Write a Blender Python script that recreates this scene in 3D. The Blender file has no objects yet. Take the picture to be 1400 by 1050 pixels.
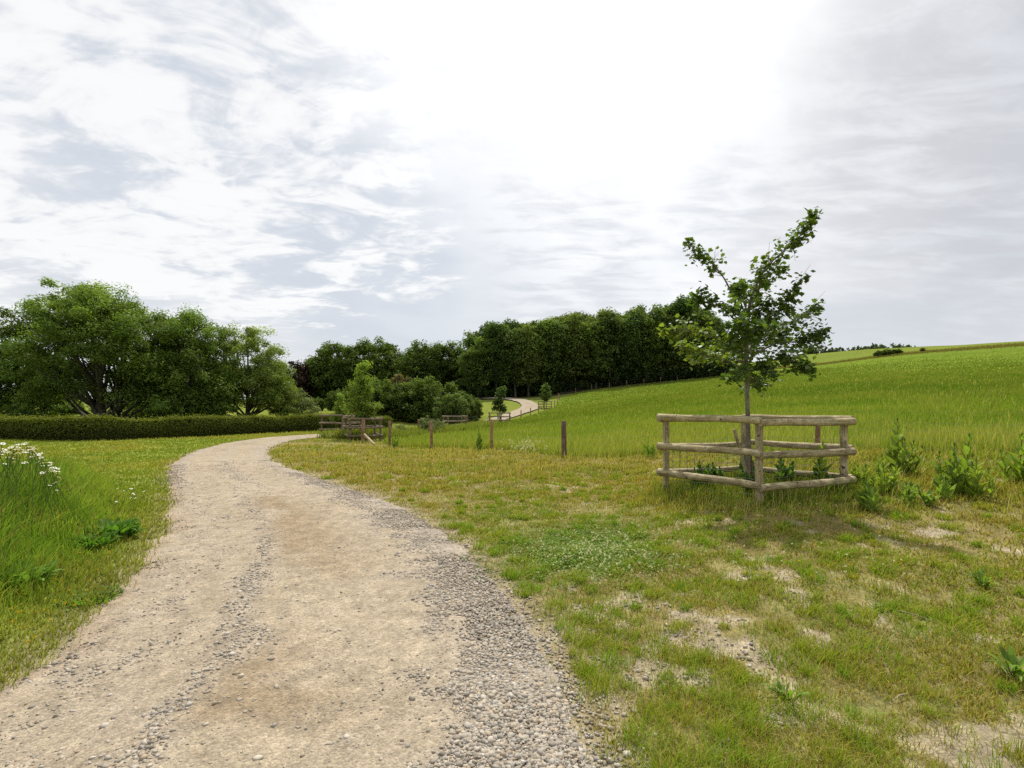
import bpy, math, random
import numpy as np
from math import radians, sin, cos, pi

scene = bpy.context.scene
col = scene.collection
F_PX, HOR, CX, EYE = 700.0, 558.0, 700.0, 1.6      # measured from the photograph (1400 x 1050)
SUN_EL, SUN_AZ = radians(56), radians(7)

def at(px, py, Y):
    return np.array([(px - CX) / F_PX * Y, Y, EYE + (HOR - py) / F_PX * Y])

# ------------------------------------------------------------------ numpy noise
def _hash(ix, iy, seed):
    h = (ix.astype(np.int64) * 374761393 + iy.astype(np.int64) * 668265263 + seed * 1442695041) & 0xFFFFFFFF
    h = ((h ^ (h >> 13)) * 1274126177) & 0xFFFFFFFF
    return ((h ^ (h >> 16)) & 0xFFFF) / 65535.0

def vnoise(x, y, seed=0):
    x = np.asarray(x, float); y = np.asarray(y, float)
    ix = np.floor(x); iy = np.floor(y); fx = x - ix; fy = y - iy
    fx = fx * fx * (3 - 2 * fx); fy = fy * fy * (3 - 2 * fy)
    a = _hash(ix, iy, seed); b = _hash(ix + 1, iy, seed); c = _hash(ix, iy + 1, seed); d = _hash(ix + 1, iy + 1, seed)
    return (a * (1 - fx) + b * fx) * (1 - fy) + (c * (1 - fx) + d * fx) * fy

def fbm(x, y, seed=0, octv=4):
    s = 0; a = 0.5; t = 0
    for o in range(octv):
        s = s + a * vnoise(x * 2 ** o + 17.3 * o, y * 2 ** o - 9.1 * o, seed + o); t += a; a *= 0.5
    return s / t

def sstep(a, b, x):
    t = np.clip((np.asarray(x, float) - a) / (b - a), 0, 1)
    return t * t * (3 - 2 * t)

def lerp(a, b, t): return a + (b - a) * t

# ------------------------------------------------------------------ mesh helpers
def mk_mesh(name, V, faces, mats, vcol=None, tc=None, matidx=None, smooth=False):
    """faces: list of int arrays (n,k)."""
    me = bpy.data.meshes.new(name)
    V = np.asarray(V, np.float32)
    faces = [np.asarray(f, np.int32) for f in faces if len(f)]
    nl = sum(f.size for f in faces); npoly = sum(len(f) for f in faces)
    me.vertices.add(len(V)); me.vertices.foreach_set('co', V.ravel())
    me.loops.add(nl); me.polygons.add(npoly)
    me.loops.foreach_set('vertex_index', np.concatenate([f.ravel() for f in faces]))
    tot = np.concatenate([np.full(len(f), f.shape[1], np.int32) for f in faces])
    start = np.concatenate([[0], np.cumsum(tot)[:-1]]).astype(np.int32)
    me.polygons.foreach_set('loop_start', start)
    me.polygons.foreach_set('loop_total', tot)
    if smooth: me.polygons.foreach_set('use_smooth', np.ones(npoly, bool))
    for m in (mats if isinstance(mats, (list, tuple)) else [mats]): me.materials.append(m)
    if matidx is not None: me.polygons.foreach_set('material_index', np.asarray(matidx, np.int32))
    if vcol is not None:
        a = me.attributes.new('col', 'FLOAT_COLOR', 'POINT')
        c = np.ones((len(V), 4), np.float32); c[:, :3] = vcol
        a.data.foreach_set('color', c.ravel())
    if tc is not None:
        a = me.attributes.new('tc', 'FLOAT_VECTOR', 'POINT')
        a.data.foreach_set('vector', np.asarray(tc, np.float32).ravel())
    me.update(calc_edges=True)
    return me

def link(name, me, parent=None, loc=(0, 0, 0), rotz=0.0, scale=None):
    o = bpy.data.objects.new(name, me); col.objects.link(o)
    o.location = loc; o.rotation_euler = (0, 0, rotz)
    if scale is not None: o.scale = scale
    if parent is not None: o.parent = parent
    return o

def tag(o, label=None, cat=None, group=None, kind=None):
    if label: o['label'] = label
    if cat: o['category'] = cat
    if group: o['group'] = group
    if kind: o['kind'] = kind
    return o

def thing(name, label, cat, loc=(0, 0, 0), rotz=0.0, group=None, scale=None):
    return tag(link(name, None, None, loc, rotz, scale), label, cat, group)

def copy_tree(o, parent=None):
    c = o.copy(); col.objects.link(c)
    if parent is not None: c.parent = parent
    for ch in list(o.children): copy_tree(ch, c)
    return c

class MB:
    """collects pieces into one mesh"""
    def __init__(s): s.V = []; s.F = {}; s.C = []; s.T = []; s.n = 0; s.M = {}
    def add(s, V, F, c=(1, 1, 1), tc=None, mi=0):
        V = np.asarray(V, float); F = np.asarray(F, int)
        s.V.append(V); C = np.empty((len(V), 3)); C[:] = c; s.C.append(C)
        s.T.append(np.zeros((len(V), 3)) if tc is None else np.asarray(tc, float))
        k = F.shape[1]
        s.F.setdefault(k, []).append(F + s.n); s.M.setdefault(k, []).append(np.full(len(F), mi))
        s.n += len(V)
    def tube(s, P, R, n=8, c=(1, 1, 1), cap=True, jitter=0.0, rng=None, mi=0):
        P = np.asarray(P, float); m = len(P); R = np.broadcast_to(np.asarray(R, float), (m,))
        T = np.gradient(P, axis=0); T /= np.linalg.norm(T, axis=1)[:, None] + 1e-9
        ref = np.array([0, 0, 1.0]) if abs(T[0, 2]) < 0.9 else np.array([1.0, 0, 0])
        U = np.cross(T, ref); U /= np.linalg.norm(U, axis=1)[:, None] + 1e-9
        W = np.cross(T, U)
        an = np.arange(n) * 2 * pi / n
        rr = R[:, None] * np.ones((m, n))
        if jitter and rng is not None: rr = rr * (1 + jitter * rng.standard_normal((m, n)))
        V = P[:, None] + rr[..., None] * (np.cos(an)[None, :, None] * U[:, None] + np.sin(an)[None, :, None] * W[:, None])
        L = np.concatenate([[0], np.cumsum(np.linalg.norm(np.diff(P, axis=0), axis=1))])
        off = 0 if rng is None else rng.random() * 50
        tc = np.stack([np.broadcast_to(L[:, None] + off, (m, n)), rr * np.cos(an), rr * np.sin(an) + off], -1)
        i = np.arange(m - 1)[:, None] * n; j = np.arange(n)[None]; j2 = (j + 1) % n
        F = np.stack([i + j, i + j2, i + n + j2, i + n + j], -1).reshape(-1, 4)
        s.add(V.reshape(-1, 3), F, c, tc.reshape(-1, 3), mi)
        if cap:
            for r, e in ((0, -1), (m - 1, 1)):
                ring = V[r]; k = s.n
                VV = np.vstack([ring, P[r] + T[r] * e * R[r] * 0.12])
                tt = np.vstack([tc[r], [[L[r] + off, 0, off]]])
                a = np.arange(n); b = (a + 1) % n
                FF = np.stack([a, b, np.full(n, n)], -1) if e > 0 else np.stack([b, a, np.full(n, n)], -1)
                s.add(VV, FF, c, tt, mi)
    def mesh(s, name, mats, smooth=False):
        ks = sorted(s.F)
        fs = [np.concatenate(s.F[k]) for k in ks]
        mi = np.concatenate([np.concatenate(s.M[k]) for k in ks])
        return mk_mesh(name, np.concatenate(s.V), fs, mats, np.concatenate(s.C), np.concatenate(s.T), mi, smooth)

# ------------------------------------------------------------------ materials
def new_mat(name):
    m = bpy.data.materials.new(name); m.use_nodes = True
    nt = m.node_tree; nt.nodes.clear()
    return m, nt

class NT:
    def __init__(s, nt): s.t = nt
    def n(s, typ, **kw):
        nd = s.t.nodes.new(typ)
        for k, v in kw.items(): setattr(nd, k, v)
        return nd
    def l(s, a, b): s.t.links.new(a, b)
    def set(s, sock, v):
        if hasattr(v, 'links') or isinstance(v, bpy.types.NodeSocket): s.l(v, sock)
        else: sock.default_value = v
    def math(s, op, a, b=None, c=None, clamp=False):
        nd = s.n('ShaderNodeMath', operation=op, use_clamp=clamp)
        s.set(nd.inputs[0], a)
        if b is not None: s.set(nd.inputs[1], b)
        if c is not None: s.set(nd.inputs[2], c)
        return nd.outputs[0]
    def vmath(s, op, a, b=None):
        nd = s.n('ShaderNodeVectorMath', operation=op); s.set(nd.inputs[0], a)
        if b is not None: s.set(nd.inputs[1], b)
        return nd.outputs['Value'] if op in ('DOT_PRODUCT', 'LENGTH') else nd.outputs[0]
    def ramp(s, v, a, b, lo=0.0, hi=1.0):
        nd = s.n('ShaderNodeMapRange', interpolation_type='SMOOTHSTEP'); s.set(nd.inputs['Value'], v)
        nd.inputs['From Min'].default_value = a; nd.inputs['From Max'].default_value = b
        nd.inputs['To Min'].default_value = lo; nd.inputs['To Max'].default_value = hi
        return nd.outputs[0]
    def mix(s, f, a, b, bt='MIX'):
        nd = s.n('ShaderNodeMix', data_type='RGBA', blend_type=bt)
        s.set(nd.inputs[0], f); s.set(nd.inputs[6], a); s.set(nd.inputs[7], b)
        return nd.outputs[2]
    def noise(s, vec, scale, detail=4, rough=0.55, dist=0.0):
        nd = s.n('ShaderNodeTexNoise'); s.set(nd.inputs['Vector'], vec)
        nd.inputs['Scale'].default_value = scale; nd.inputs['Detail'].default_value = detail
        nd.inputs['Roughness'].default_value = rough; nd.inputs['Distortion'].default_value = dist
        return nd.outputs[0]
    def attr(s, name):
        return s.n('ShaderNodeAttribute', attribute_name=name)

def leaf_mat(name, trans=0.35, gloss=0.06, rough=0.45, gain=1.0):
    m, nt = new_mat(name); N = NT(nt)
    a = N.attr('col').outputs['Color']
    if gain != 1.0: a = N.mix(1.0, a, tuple(gain) + (1,), 'MULTIPLY')
    d = N.n('ShaderNodeBsdfDiffuse'); N.l(a, d.inputs[0])
    t = N.n('ShaderNodeBsdfTranslucent')
    N.l(N.mix(1.0, a, (1.25, 1.3, 0.55, 1), 'MULTIPLY'), t.inputs[0])
    mx = N.n('ShaderNodeMixShader'); mx.inputs[0].default_value = trans
    N.l(d.outputs[0], mx.inputs[1]); N.l(t.outputs[0], mx.inputs[2])
    g = N.n('ShaderNodeBsdfGlossy'); g.inputs['Roughness'].default_value = rough
    g.inputs['Color'].default_value = (0.8, 0.85, 0.9, 1)
    m2 = N.n('ShaderNodeMixShader'); m2.inputs[0].default_value = gloss
    N.l(mx.outputs[0], m2.inputs[1]); N.l(g.outputs[0], m2.inputs[2])
    o = N.n('ShaderNodeOutputMaterial'); N.l(m2.outputs[0], o.inputs[0])
    return m

def wood_mat(name, dark, mid, light, bump=0.4, moss=0.0):
    m, nt = new_mat(name); N = NT(nt)
    tc = N.attr('tc').outputs['Vector']
    mp = N.n('ShaderNodeMapping'); N.l(tc, mp.inputs[0]); mp.inputs['Scale'].default_value = (2.5, 60, 60)
    g = N.noise(mp.outputs[0], 1.0, 5, 0.6, 0.6)
    b = N.noise(tc, 6.0, 4, 0.6)
    c = N.mix(N.ramp(g, 0.3, 0.62), dark, mid)
    c = N.mix(N.ramp(b, 0.45, 0.7), c, light)
    if moss: c = N.mix(N.math('MULTIPLY', N.ramp(N.noise(tc, 9, 3), 0.5, 0.68), moss), c, (0.16, 0.17, 0.05, 1))
    kn = N.noise(tc, 14.0, 2, 0.5)
    c = N.mix(N.ramp(kn, 0.66, 0.74), c, tuple(x * 0.45 for x in dark[:3]) + (1,))
    mp3 = N.n('ShaderNodeMapping'); N.l(tc, mp3.inputs[0]); mp3.inputs['Scale'].default_value = (1.6, 32, 32)
    cr = N.noise(mp3.outputs[0], 1.0, 3, 0.5, 0.3)
    crk = N.math('MULTIPLY', N.ramp(N.math('ABSOLUTE', N.math('SUBTRACT', cr, 0.5)), 0.022, 0.006), N.ramp(N.noise(tc, 2.2, 2), 0.42, 0.55))
    c = N.mix(N.math('MULTIPLY', crk, 0.75), c, tuple(x * 0.3 for x in dark[:3]) + (1,))
    c = N.mix(1.0, c, N.attr('col').outputs['Color'], 'MULTIPLY')
    bs = N.n('ShaderNodeBsdfPrincipled'); N.l(c, bs.inputs['Base Color']); bs.inputs['Roughness'].default_value = 0.85
    bp = N.n('ShaderNodeBump'); bp.inputs['Strength'].default_value = bump; bp.inputs['Distance'].default_value = 0.01
    N.l(g, bp.inputs['Height']); N.l(bp.outputs[0], bs.inputs['Normal'])
    o = N.n('ShaderNodeOutputMaterial'); N.l(bs.outputs[0], o.inputs[0])
    return m

def simple_mat(name, c, rough=0.8, var=0.25, scale=20, metal=0.0):
    m, nt = new_mat(name); N = NT(nt)
    tc = N.n('ShaderNodeTexCoord').outputs['Object']
    f = N.noise(tc, scale, 4)
    cc = N.mix(f, tuple(x * (1 - var) for x in c) + (1,), tuple(min(1, x * (1 + var)) for x in c) + (1,))
    bs = N.n('ShaderNodeBsdfPrincipled'); N.l(cc, bs.inputs['Base Color']); bs.inputs['Roughness'].default_value = rough
    bs.inputs['Metallic'].default_value = metal
    o = N.n('ShaderNodeOutputMaterial'); N.l(bs.outputs[0], o.inputs[0])
    return m

M_leaf = leaf_mat('tree_foliage', 0.33, 0.012, 0.5, (1.42, 1.28, 1.05))
M_hedge = leaf_mat('hedge_leaf', 0.3, 0.008, 0.5, (1.25, 1.2, 0.8))
M_sap = leaf_mat('sapling_leaf', 0.40, 0.03, 0.4, (1.15, 1.15, 0.9))
M_grass = leaf_mat('grass_blade', 0.30, 0.006, 0.55, (1.02, 0.96, 0.66))
M_weed = leaf_mat('weed_leaf', 0.40, 0.010, 0.5, (1.05, 1.0, 0.75))
M_petal = leaf_mat('petal', 0.25, 0.0)
M_bark = wood_mat('bark', (0.026, 0.021, 0.015, 1), (0.062, 0.052, 0.038, 1), (0.10, 0.088, 0.066, 1), 0.9, 0.5)
M_barkd = wood_mat('dark_bark', (0.018, 0.015, 0.011, 1), (0.042, 0.036, 0.027, 1), (0.07, 0.062, 0.05, 1), 0.9, 0.5)
M_sapbark = wood_mat('sapling_bark', (0.10, 0.085, 0.06, 1), (0.19, 0.165, 0.12, 1), (0.27, 0.24, 0.18, 1), 0.4, 0.3)
M_rail = wood_mat('weathered_rail', (0.19, 0.145, 0.07, 1), (0.42, 0.335, 0.18, 1), (0.55, 0.46, 0.28, 1), 0.6, 0.4)
M_rail2 = wood_mat('brown_rail', (0.10, 0.07, 0.04, 1), (0.20, 0.145, 0.085, 1), (0.30, 0.24, 0.16, 1), 0.5, 0.2)
M_post = wood_mat('brown_post', (0.15, 0.075, 0.035, 1), (0.30, 0.16, 0.08, 1), (0.40, 0.24, 0.13, 1), 0.5)
M_postd = wood_mat('dark_post', (0.07, 0.04, 0.02, 1), (0.15, 0.09, 0.05, 1), (0.21, 0.14, 0.09, 1), 0.5)
M_wire = simple_mat('galvanised_wire', (0.20, 0.19, 0.17), 0.9, 0.2, 30, 0.0)

# ------------------------------------------------------------------ track centre line
TRK = np.array([(-0.3, -9, 1.6), (-0.5, -4, 1.6), (-0.95, 0, 1.58), (-1.25, 2.5, 1.58), (-1.65, 4.2, 1.58), (-2.85, 6.9, 1.58),
                (-4.95, 10, 1.42), (-7.2, 13, 1.28), (-9.1, 16.2, 1.22), (-10.8, 20, 1.15), (-11.75, 24, 1.1), (-11.7, 27, 1.05),
                (-10.6, 29.8, 1.0), (-9.8, 33, 1.15), (-8.9, 39, 1.2), (-7.2, 47, 1.2), (-4.9, 56, 1.2), (-2.4, 66, 1.25), (0.4, 76, 1.3),
                (2.4, 84, 1.35), (3.3, 92, 1.5), (2.6, 100, 1.5), (-0.2, 108, 1.5), (-4.5, 115, 1.5), (-14, 124, 1.5)], float)

def catmull(P, per=24):
    P = np.asarray(P, float)
    A = np.vstack([2 * P[0] - P[1], P, 2 * P[-1] - P[-2]])
    out = []
    for i in range(1, len(A) - 2):
        p0, p1, p2, p3 = A[i - 1:i + 3]
        t = np.linspace(0, 1, per, endpoint=False)[:, None]
        out.append(0.5 * ((2 * p1) + (p2 - p0) * t + (2 * p0 - 5 * p1 + 4 * p2 - p3) * t ** 2 + (3 * p1 - p0 - 3 * p2 + p3) * t ** 3))
    out.append(A[-2][None])
    return np.vstack(out)

TC = catmull(TRK, 40)
_d = np.concatenate([[0], np.cumsum(np.linalg.norm(np.diff(TC[:, :2], axis=0), axis=1))])
TS = np.arange(0, _d[-1], 0.1)
TC = np.stack([np.interp(TS, _d, TC[:, k]) for k in range(3)], -1)
TT = np.gradient(TC[:, :2], axis=0); TT /= np.linalg.norm(TT, axis=1)[:, None]
TN = np.stack([TT[:, 1], -TT[:, 0]], -1)       # to the right of travel

from mathutils import kdtree
def track_lateral(x, y):
    """signed distance to the centre line (right positive) / half width, via coarse-to-fine brute force"""
    x = np.asarray(x, float).ravel(); y = np.asarray(y, float).ravel()
    out = np.full(len(x), 99.0); hw = np.ones(len(x))
    C2 = TC[::4]
    for s in range(0, len(x), 20000):
        xs = x[s:s + 20000]; ys = y[s:s + 20000]
        d2 = (xs[:, None] - C2[None, :, 0]) ** 2 + (ys[:, None] - C2[None, :, 1]) ** 2
        i = np.argmin(d2, 1) * 4; i = np.minimum(i, len(TC) - 1)
        dx = xs - TC[i, 0]; dy = ys - TC[i, 1]
        lat = dx * TN[i, 0] + dy * TN[i, 1]; lon = dx * TT[i, 0] + dy * TT[i, 1]
        d = np.where(np.abs(lon) > 0.6, np.sqrt(dx * dx + dy * dy) * np.sign(lat + 1e-9), lat)
        out[s:s + 20000] = d; hw[s:s + 20000] = TC[i, 2]
    return out, hw

# ------------------------------------------------------------------ terrain
COLS = {   # photo column -> (depth, height) profile
    -1400: [(0, 0), (30, 0.1), (80, 0.8), (150, 2.5), (400, 8), (3000, 30)],
    0: [(0, 0), (27, 0), (40, 0.1), (80, 1.0), (150, 2.5), (400, 8), (3000, 30)],
    300: [(0, 0), (28, 0), (40, 0.0), (80, 1.0), (150, 2.5), (400, 8), (3000, 30)],
    430: [(0, 0), (29, 0), (37, 0), (60, 0.75), (90, 1.3), (130, 2.0), (400, 8), (3000, 30)],
    560: [(0, 0), (16, 0), (22, -0.15), (30, -0.25), (46, -0.45), (60, 0.1), (100, 1.9), (130, 3.0), (400, 8), (3000, 30)],
    640: [(0, 0), (16, 0), (22, -0.1), (40, -0.4), (60, -0.3), (72, 0.2), (100, 2.2), (115, 3.4), (400, 12), (3000, 30)],
    700: [(0, 0), (16, 0.02), (25, 0), (45, -0.15), (62, -0.1), (72, 0.4), (85, 1.4), (110, 3.6), (130, 5.0), (400, 16), (3000, 30)],
    750: [(0, 0), (16, 0.05), (40, 0.1), (60, 0.3), (90, 1.5), (115, 4.6), (130, 6), (400, 18), (3000, 30)],
    800: [(0, 0), (5, 0), (16, 0.08), (40, 0.5), (70, 1.5), (115, 5.6), (130, 7), (400, 20), (3000, 30)],
    900: [(0, 0), (4, 0.02), (8, 0.15), (16, 0.25), (40, 1.2), (70, 3.0), (118, 7.4), (140, 10), (400, 28), (3000, 40)],
    985: [(0, 0), (3, 0.03), (7, 0.24), (14, 0.4), (30, 1.1), (60, 3.4), (120, 9.0), (200, 17), (400, 34), (3000, 60)],
    1110: [(0, 0), (3, 0.05), (7, 0.3), (14, 0.55), (30, 1.5), (60, 4.1), (100, 8.6), (150, 14.0), (215, 24.2), (300, 30), (450, 43), (700, 50), (3000, 60)],
    1250: [(0, 0), (3, 0.06), (7, 0.35), (14, 0.7), (30, 1.9), (60, 5.0), (100, 10.0), (140, 16.4), (205, 26.0), (300, 31), (450, 42), (3000, 60)],
    1400: [(0, 0), (3, 0.08), (7, 0.4), (14, 0.8), (30, 2.2), (60, 5.8), (100, 11.5), (130, 17.4), (195, 26.9), (300, 33), (3000, 60)],
    2600: [(0, 0), (3, 0.08), (7, 0.4), (14, 0.9), (30, 2.6), (60, 6.5), (100, 13), (130, 19), (195, 29), (300, 36), (3000, 60)],
}
def pchip(xk, yk, x):
    h = np.diff(xk); d = np.diff(yk) / h
    m = np.zeros(len(xk)); m[0] = d[0]; m[-1] = d[-1]
    for i in range(1, len(xk) - 1):
        if d[i - 1] * d[i] > 0:
            w1 = 2 * h[i] + h[i - 1]; w2 = h[i] + 2 * h[i - 1]
            m[i] = (w1 + w2) / (w1 / d[i - 1] + w2 / d[i])
    x = np.clip(x, xk[0], xk[-1]); i = np.clip(np.searchsorted(xk, x) - 1, 0, len(xk) - 2)
    t = (x - xk[i]) / h[i]
    return ((1 + 2 * t) * (1 - t) ** 2 * yk[i] + t * (1 - t) ** 2 * h[i] * m[i] + t * t * (3 - 2 * t) * yk[i + 1] + t * t * (t - 1) * h[i] * m[i + 1])

LR = np.linspace(math.log(0.5), math.log(3000), 420)
AN = np.linspace(-pi, pi, 1441)
def _table():
    ks = sorted(COLS); ang = np.array([math.atan((k - CX) / F_PX) for k in ks])
    prof = []
    for k, a in zip(ks, ang):
        p = np.array(COLS[k], float); r = p[:, 0] / math.cos(a)
        prof.append(pchip(r, p[:, 1], np.exp(LR)))
    prof = np.array(prof)
    T = np.empty((len(AN), len(LR)))
    a2 = np.clip(AN, ang[0], ang[-1])
    for j in range(len(LR)): T[:, j] = pchip(ang, prof[:, j], a2)
    back = sstep(pi * 0.95, radians(75), np.abs(AN))
    T *= back[:, None]
    k = np.exp(-0.5 * (np.arange(-12, 13) / 4.0) ** 2); k /= k.sum()
    T = np.apply_along_axis(lambda v: np.convolve(np.pad(v, 12, 'wrap'), k, 'valid'), 0, T)
    k = np.exp(-0.5 * (np.arange(-5, 6) / 1.8) ** 2); k /= k.sum()
    T = np.apply_along_axis(lambda v: np.convolve(np.pad(v, 5, 'edge'), k, 'valid'), 1, T)
    return T
TAB = _table()
def base_h(x, y):
    x = np.asarray(x, float); y = np.asarray(y, float)
    r = np.maximum(np.hypot(x, y), 0.5); a = np.arctan2(x, y)
    fi = (a + pi) / (2 * pi) * (len(AN) - 1); fj = (np.log(r) - LR[0]) / (LR[-1] - LR[0]) * (len(LR) - 1)
    fj = np.clip(fj, 0, len(LR) - 1.001); fi = np.clip(fi, 0, len(AN) - 1.001)
    i = fi.astype(int); j = fj.astype(int); u = fi - i; v = fj - j
    return (TAB[i, j] * (1 - u) + TAB[i + 1, j] * u) * (1 - v) + (TAB[i, j + 1] * (1 - u) + TAB[i + 1, j + 1] * u) * v

def height(x, y, lat=None, hw=None):
    x = np.asarray(x, float); y = np.asarray(y, float); shp = x.shape
    x = np.atleast_1d(x).ravel(); y = np.atleast_1d(y).ravel()
    if lat is None: lat, hw = track_lateral(x, y)
    e = np.abs(lat) - hw
    off = sstep(-0.2, 0.8, e)
    z = base_h(x, y)
    bank = 0.34 * sstep(0.15, 1.9, -lat - hw) * sstep(13, 8, y) * sstep(-6, 1, y)
    r = np.hypot(x, y)
    lump = (fbm(x * 1.3, y * 1.3, 5, 3) - 0.5) * 0.10 * off * sstep(60, 15, r)
    roll = (fbm(x * 0.03, y * 0.03, 9, 3) - 0.5) * 1.0 * sstep(40, 140, r)
    z = z + bank + lump + roll
    return z.reshape(shp) if shp else float(z[0])

# field polygon (right of the wire fence)
FENCE = [(14, 8.2), (7.4, 12.5), (1.63, 16), (-0.8, 20), (-3.4, 21.8), (-5.3, 22.4), (-6.9, 27.5), (-6.75, 37), (-4.5, 50), (-2.5, 58), (-0.3, 63.5),
         (2.6, 72), (5.2, 82), (7.6, 91), (9.5, 103)]
FIELD = np.array(FENCE + [(14, 112), (27, 116), (50, 121), (70, 150), (110, 150), (200, 143), (300, 100), (300, -40), (40, -20)], float)
def in_poly(x, y, P):
    x = np.asarray(x); y = np.asarray(y); c = np.zeros(x.shape, bool); n = len(P)
    for i in range(n):
        x1, y1 = P[i]; x2, y2 = P[(i + 1) % n]
        if y1 == y2: continue
        c ^= ((y1 > y) != (y2 > y)) & (x < (x2 - x1) * (y - y1) / (y2 - y1) + x1)
    return c

def bare_mask(x, y, lat, hw):
    """bare chalky soil on the right verge near the track"""
    n = 0.34 * fbm(x * 0.9, y * 0.9, 31, 3) + 0.66 * fbm(x * 3.9, y * 4.6, 33, 4)
    e = lat - hw
    near = sstep(6.5, 3.2, np.hypot(x, y)) * sstep(0, 0.3, lat)
    edge = sstep(0.7, 0.0, e) * (lat > 0)
    thr = 0.665 - 0.105 * near - 0.05 * edge - 0.035 * sstep(0.5, 3.0, lat) * sstep(9, 5, y)
    return sstep(thr - 0.035, thr + 0.045, n) * (lat > 0) * sstep(18, 9, y)

# ------------------------------------------------------------------ ground sheet
def build_ground():
    th = np.concatenate([np.linspace(-180, -62, 60, endpoint=False), np.linspace(-62, 62, 560, endpoint=False), np.linspace(62, 180, 61)])
    th = np.radians(th); nr = 520
    r = np.exp(np.linspace(math.log(0.6), math.log(2600), nr))
    A, R = np.meshgrid(th, r, indexing='ij')
    x = (np.sin(A) * R).ravel(); y = (np.cos(A) * R).ravel()
    lat, hw = track_lateral(x, y)
    z = height(x, y, lat, hw)
    z -= (0.05 + 0.0015 * np.hypot(x, y)) * sstep(0.05, -0.3, np.abs(lat) - hw * 0.97)
    rr = np.hypot(x, y)
    field = in_poly(x, y, FIELD)
    n1 = fbm(x * 0.35, y * 0.35, 3, 4); n2 = fbm(x * 2.3, y * 2.3, 8, 3)
    verge = np.stack([0.18 + 0.06 * n1, 0.158 + 0.045 * n2, 0.062 + 0.02 * n1], -1)
    lawn = np.stack([0.150 + 0.06 * n1, 0.200 + 0.02 * n2, 0.04 + 0 * n1], -1)
    n3 = fbm(x * 0.06, y * 0.1, 12, 4)
    fcol = np.stack([0.104 + 0.06 * n3, 0.160 + 0.05 * n3, 0.021 + 0.006 * n3], -1) * (0.92 + 0.16 * n2)[:, None]
    bandy = np.sin((y * 0.9 + x * 0.12) * 0.5 + 3 * n3)[:, None]
    fcol *= 1 + 0.05 * bandy
    C = np.where((lat < 0)[:, None], lawn, verge)
    C = np.where((np.hypot(x, y) > 30)[:, None], lawn * 0.92, C)
    C = np.where(field[:, None], fcol, C)
    # beyond the boundary: rough pasture on the ridge
    yb = np.interp(x / np.maximum(y, 1), [(1110 - 700) / 700, (1250 - 700) / 700, 1.0], [150, 140, 130])
    past = (y > yb) & (x > 0.45 * y) & (y > 5)
    pcol = np.stack([0.125 + 0.06 * n3, 0.17 + 0.04 * n3, 0.035 + 0 * n3], -1)
    C = np.where(past[:, None], pcol, C)
    bnd = np.exp(-((y - yb) / 5.0) ** 2) * (x > 0.45 * y) * (y > 5)
    C = lerp(C, np.array([0.14, 0.14, 0.045]), (bnd * 0.5)[:, None])
    bm = bare_mask(x, y, lat, hw)
    C = lerp(C, np.array([0.34, 0.285, 0.19]) * (0.75 + 0.5 * n2)[:, None], bm[:, None])
    edge = sstep(0.45, 0.0, np.abs(lat) - hw) * sstep(60, 20, y)
    C = lerp(C, np.array([0.27, 0.225, 0.14]), (edge * 0.8)[:, None])
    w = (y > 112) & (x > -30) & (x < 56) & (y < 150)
    C = np.where(w[:, None], np.array([0.05, 0.045, 0.02]), C)  # ground under the wood painted dark for the trees' shade
    nt_ = len(th)
    i = np.arange(nt_ - 1)[:, None] * nr; j = np.arange(nr - 1)[None]
    F = np.stack([i + j, i + j + 1, i + nr + j + 1, i + nr + j], -1).reshape(-1, 4)[:, ::-1]
    V = np.stack([x, y, z], -1)
    # centre fan
    k = len(V); V = np.vstack([V, [[0, 0, height(0.0, 0.0) - 0.05]]]); C = np.vstack([C, C[:1]])
    a = np.arange(nt_ - 1) * nr
    F3 = np.stack([np.full(nt_ - 1, k), a + nr, a], -1)
    m, nt = new_mat('ground_soil_grass'); N = NT(nt)
    pos = N.n('ShaderNodeNewGeometry').outputs['Position']
    c = N.attr('col').outputs['Color']
    f1 = N.noise(pos, 9.0, 6, 0.65); f2 = N.noise(pos, 55.0, 4, 0.6); f3 = N.noise(pos, 1.1, 5, 0.6)
    f = N.math('MULTIPLY', N.ramp(f1, 0.2, 0.8, 0.62, 1.38), N.ramp(f2, 0.2, 0.8, 0.65, 1.35))
    f = N.math('MULTIPLY', f, N.ramp(f3, 0.25, 0.75, 0.82, 1.18))
    cb = N.n('ShaderNodeCombineColor'); [N.l(f, cb.inputs[q]) for q in range(3)]
    c = N.mix(1.0, c, cb.outputs[0], 'MULTIPLY')
    bs = N.n('ShaderNodeBsdfDiffuse'); N.l(c, bs.inputs[0])
    bp = N.n('ShaderNodeBump'); bp.inputs['Strength'].default_value = 0.6; bp.inputs['Distance'].default_value = 0.03
    N.l(f2, bp.inputs['Height']); N.l(bp.outputs[0], bs.inputs['Normal'])
    N.l(bs.outputs[0], N.n('ShaderNodeOutputMaterial').inputs[0])
    o = link('ground', mk_mesh('ground', V, [F, F3], m, C, smooth=True)); tag(o, kind='structure')

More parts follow.
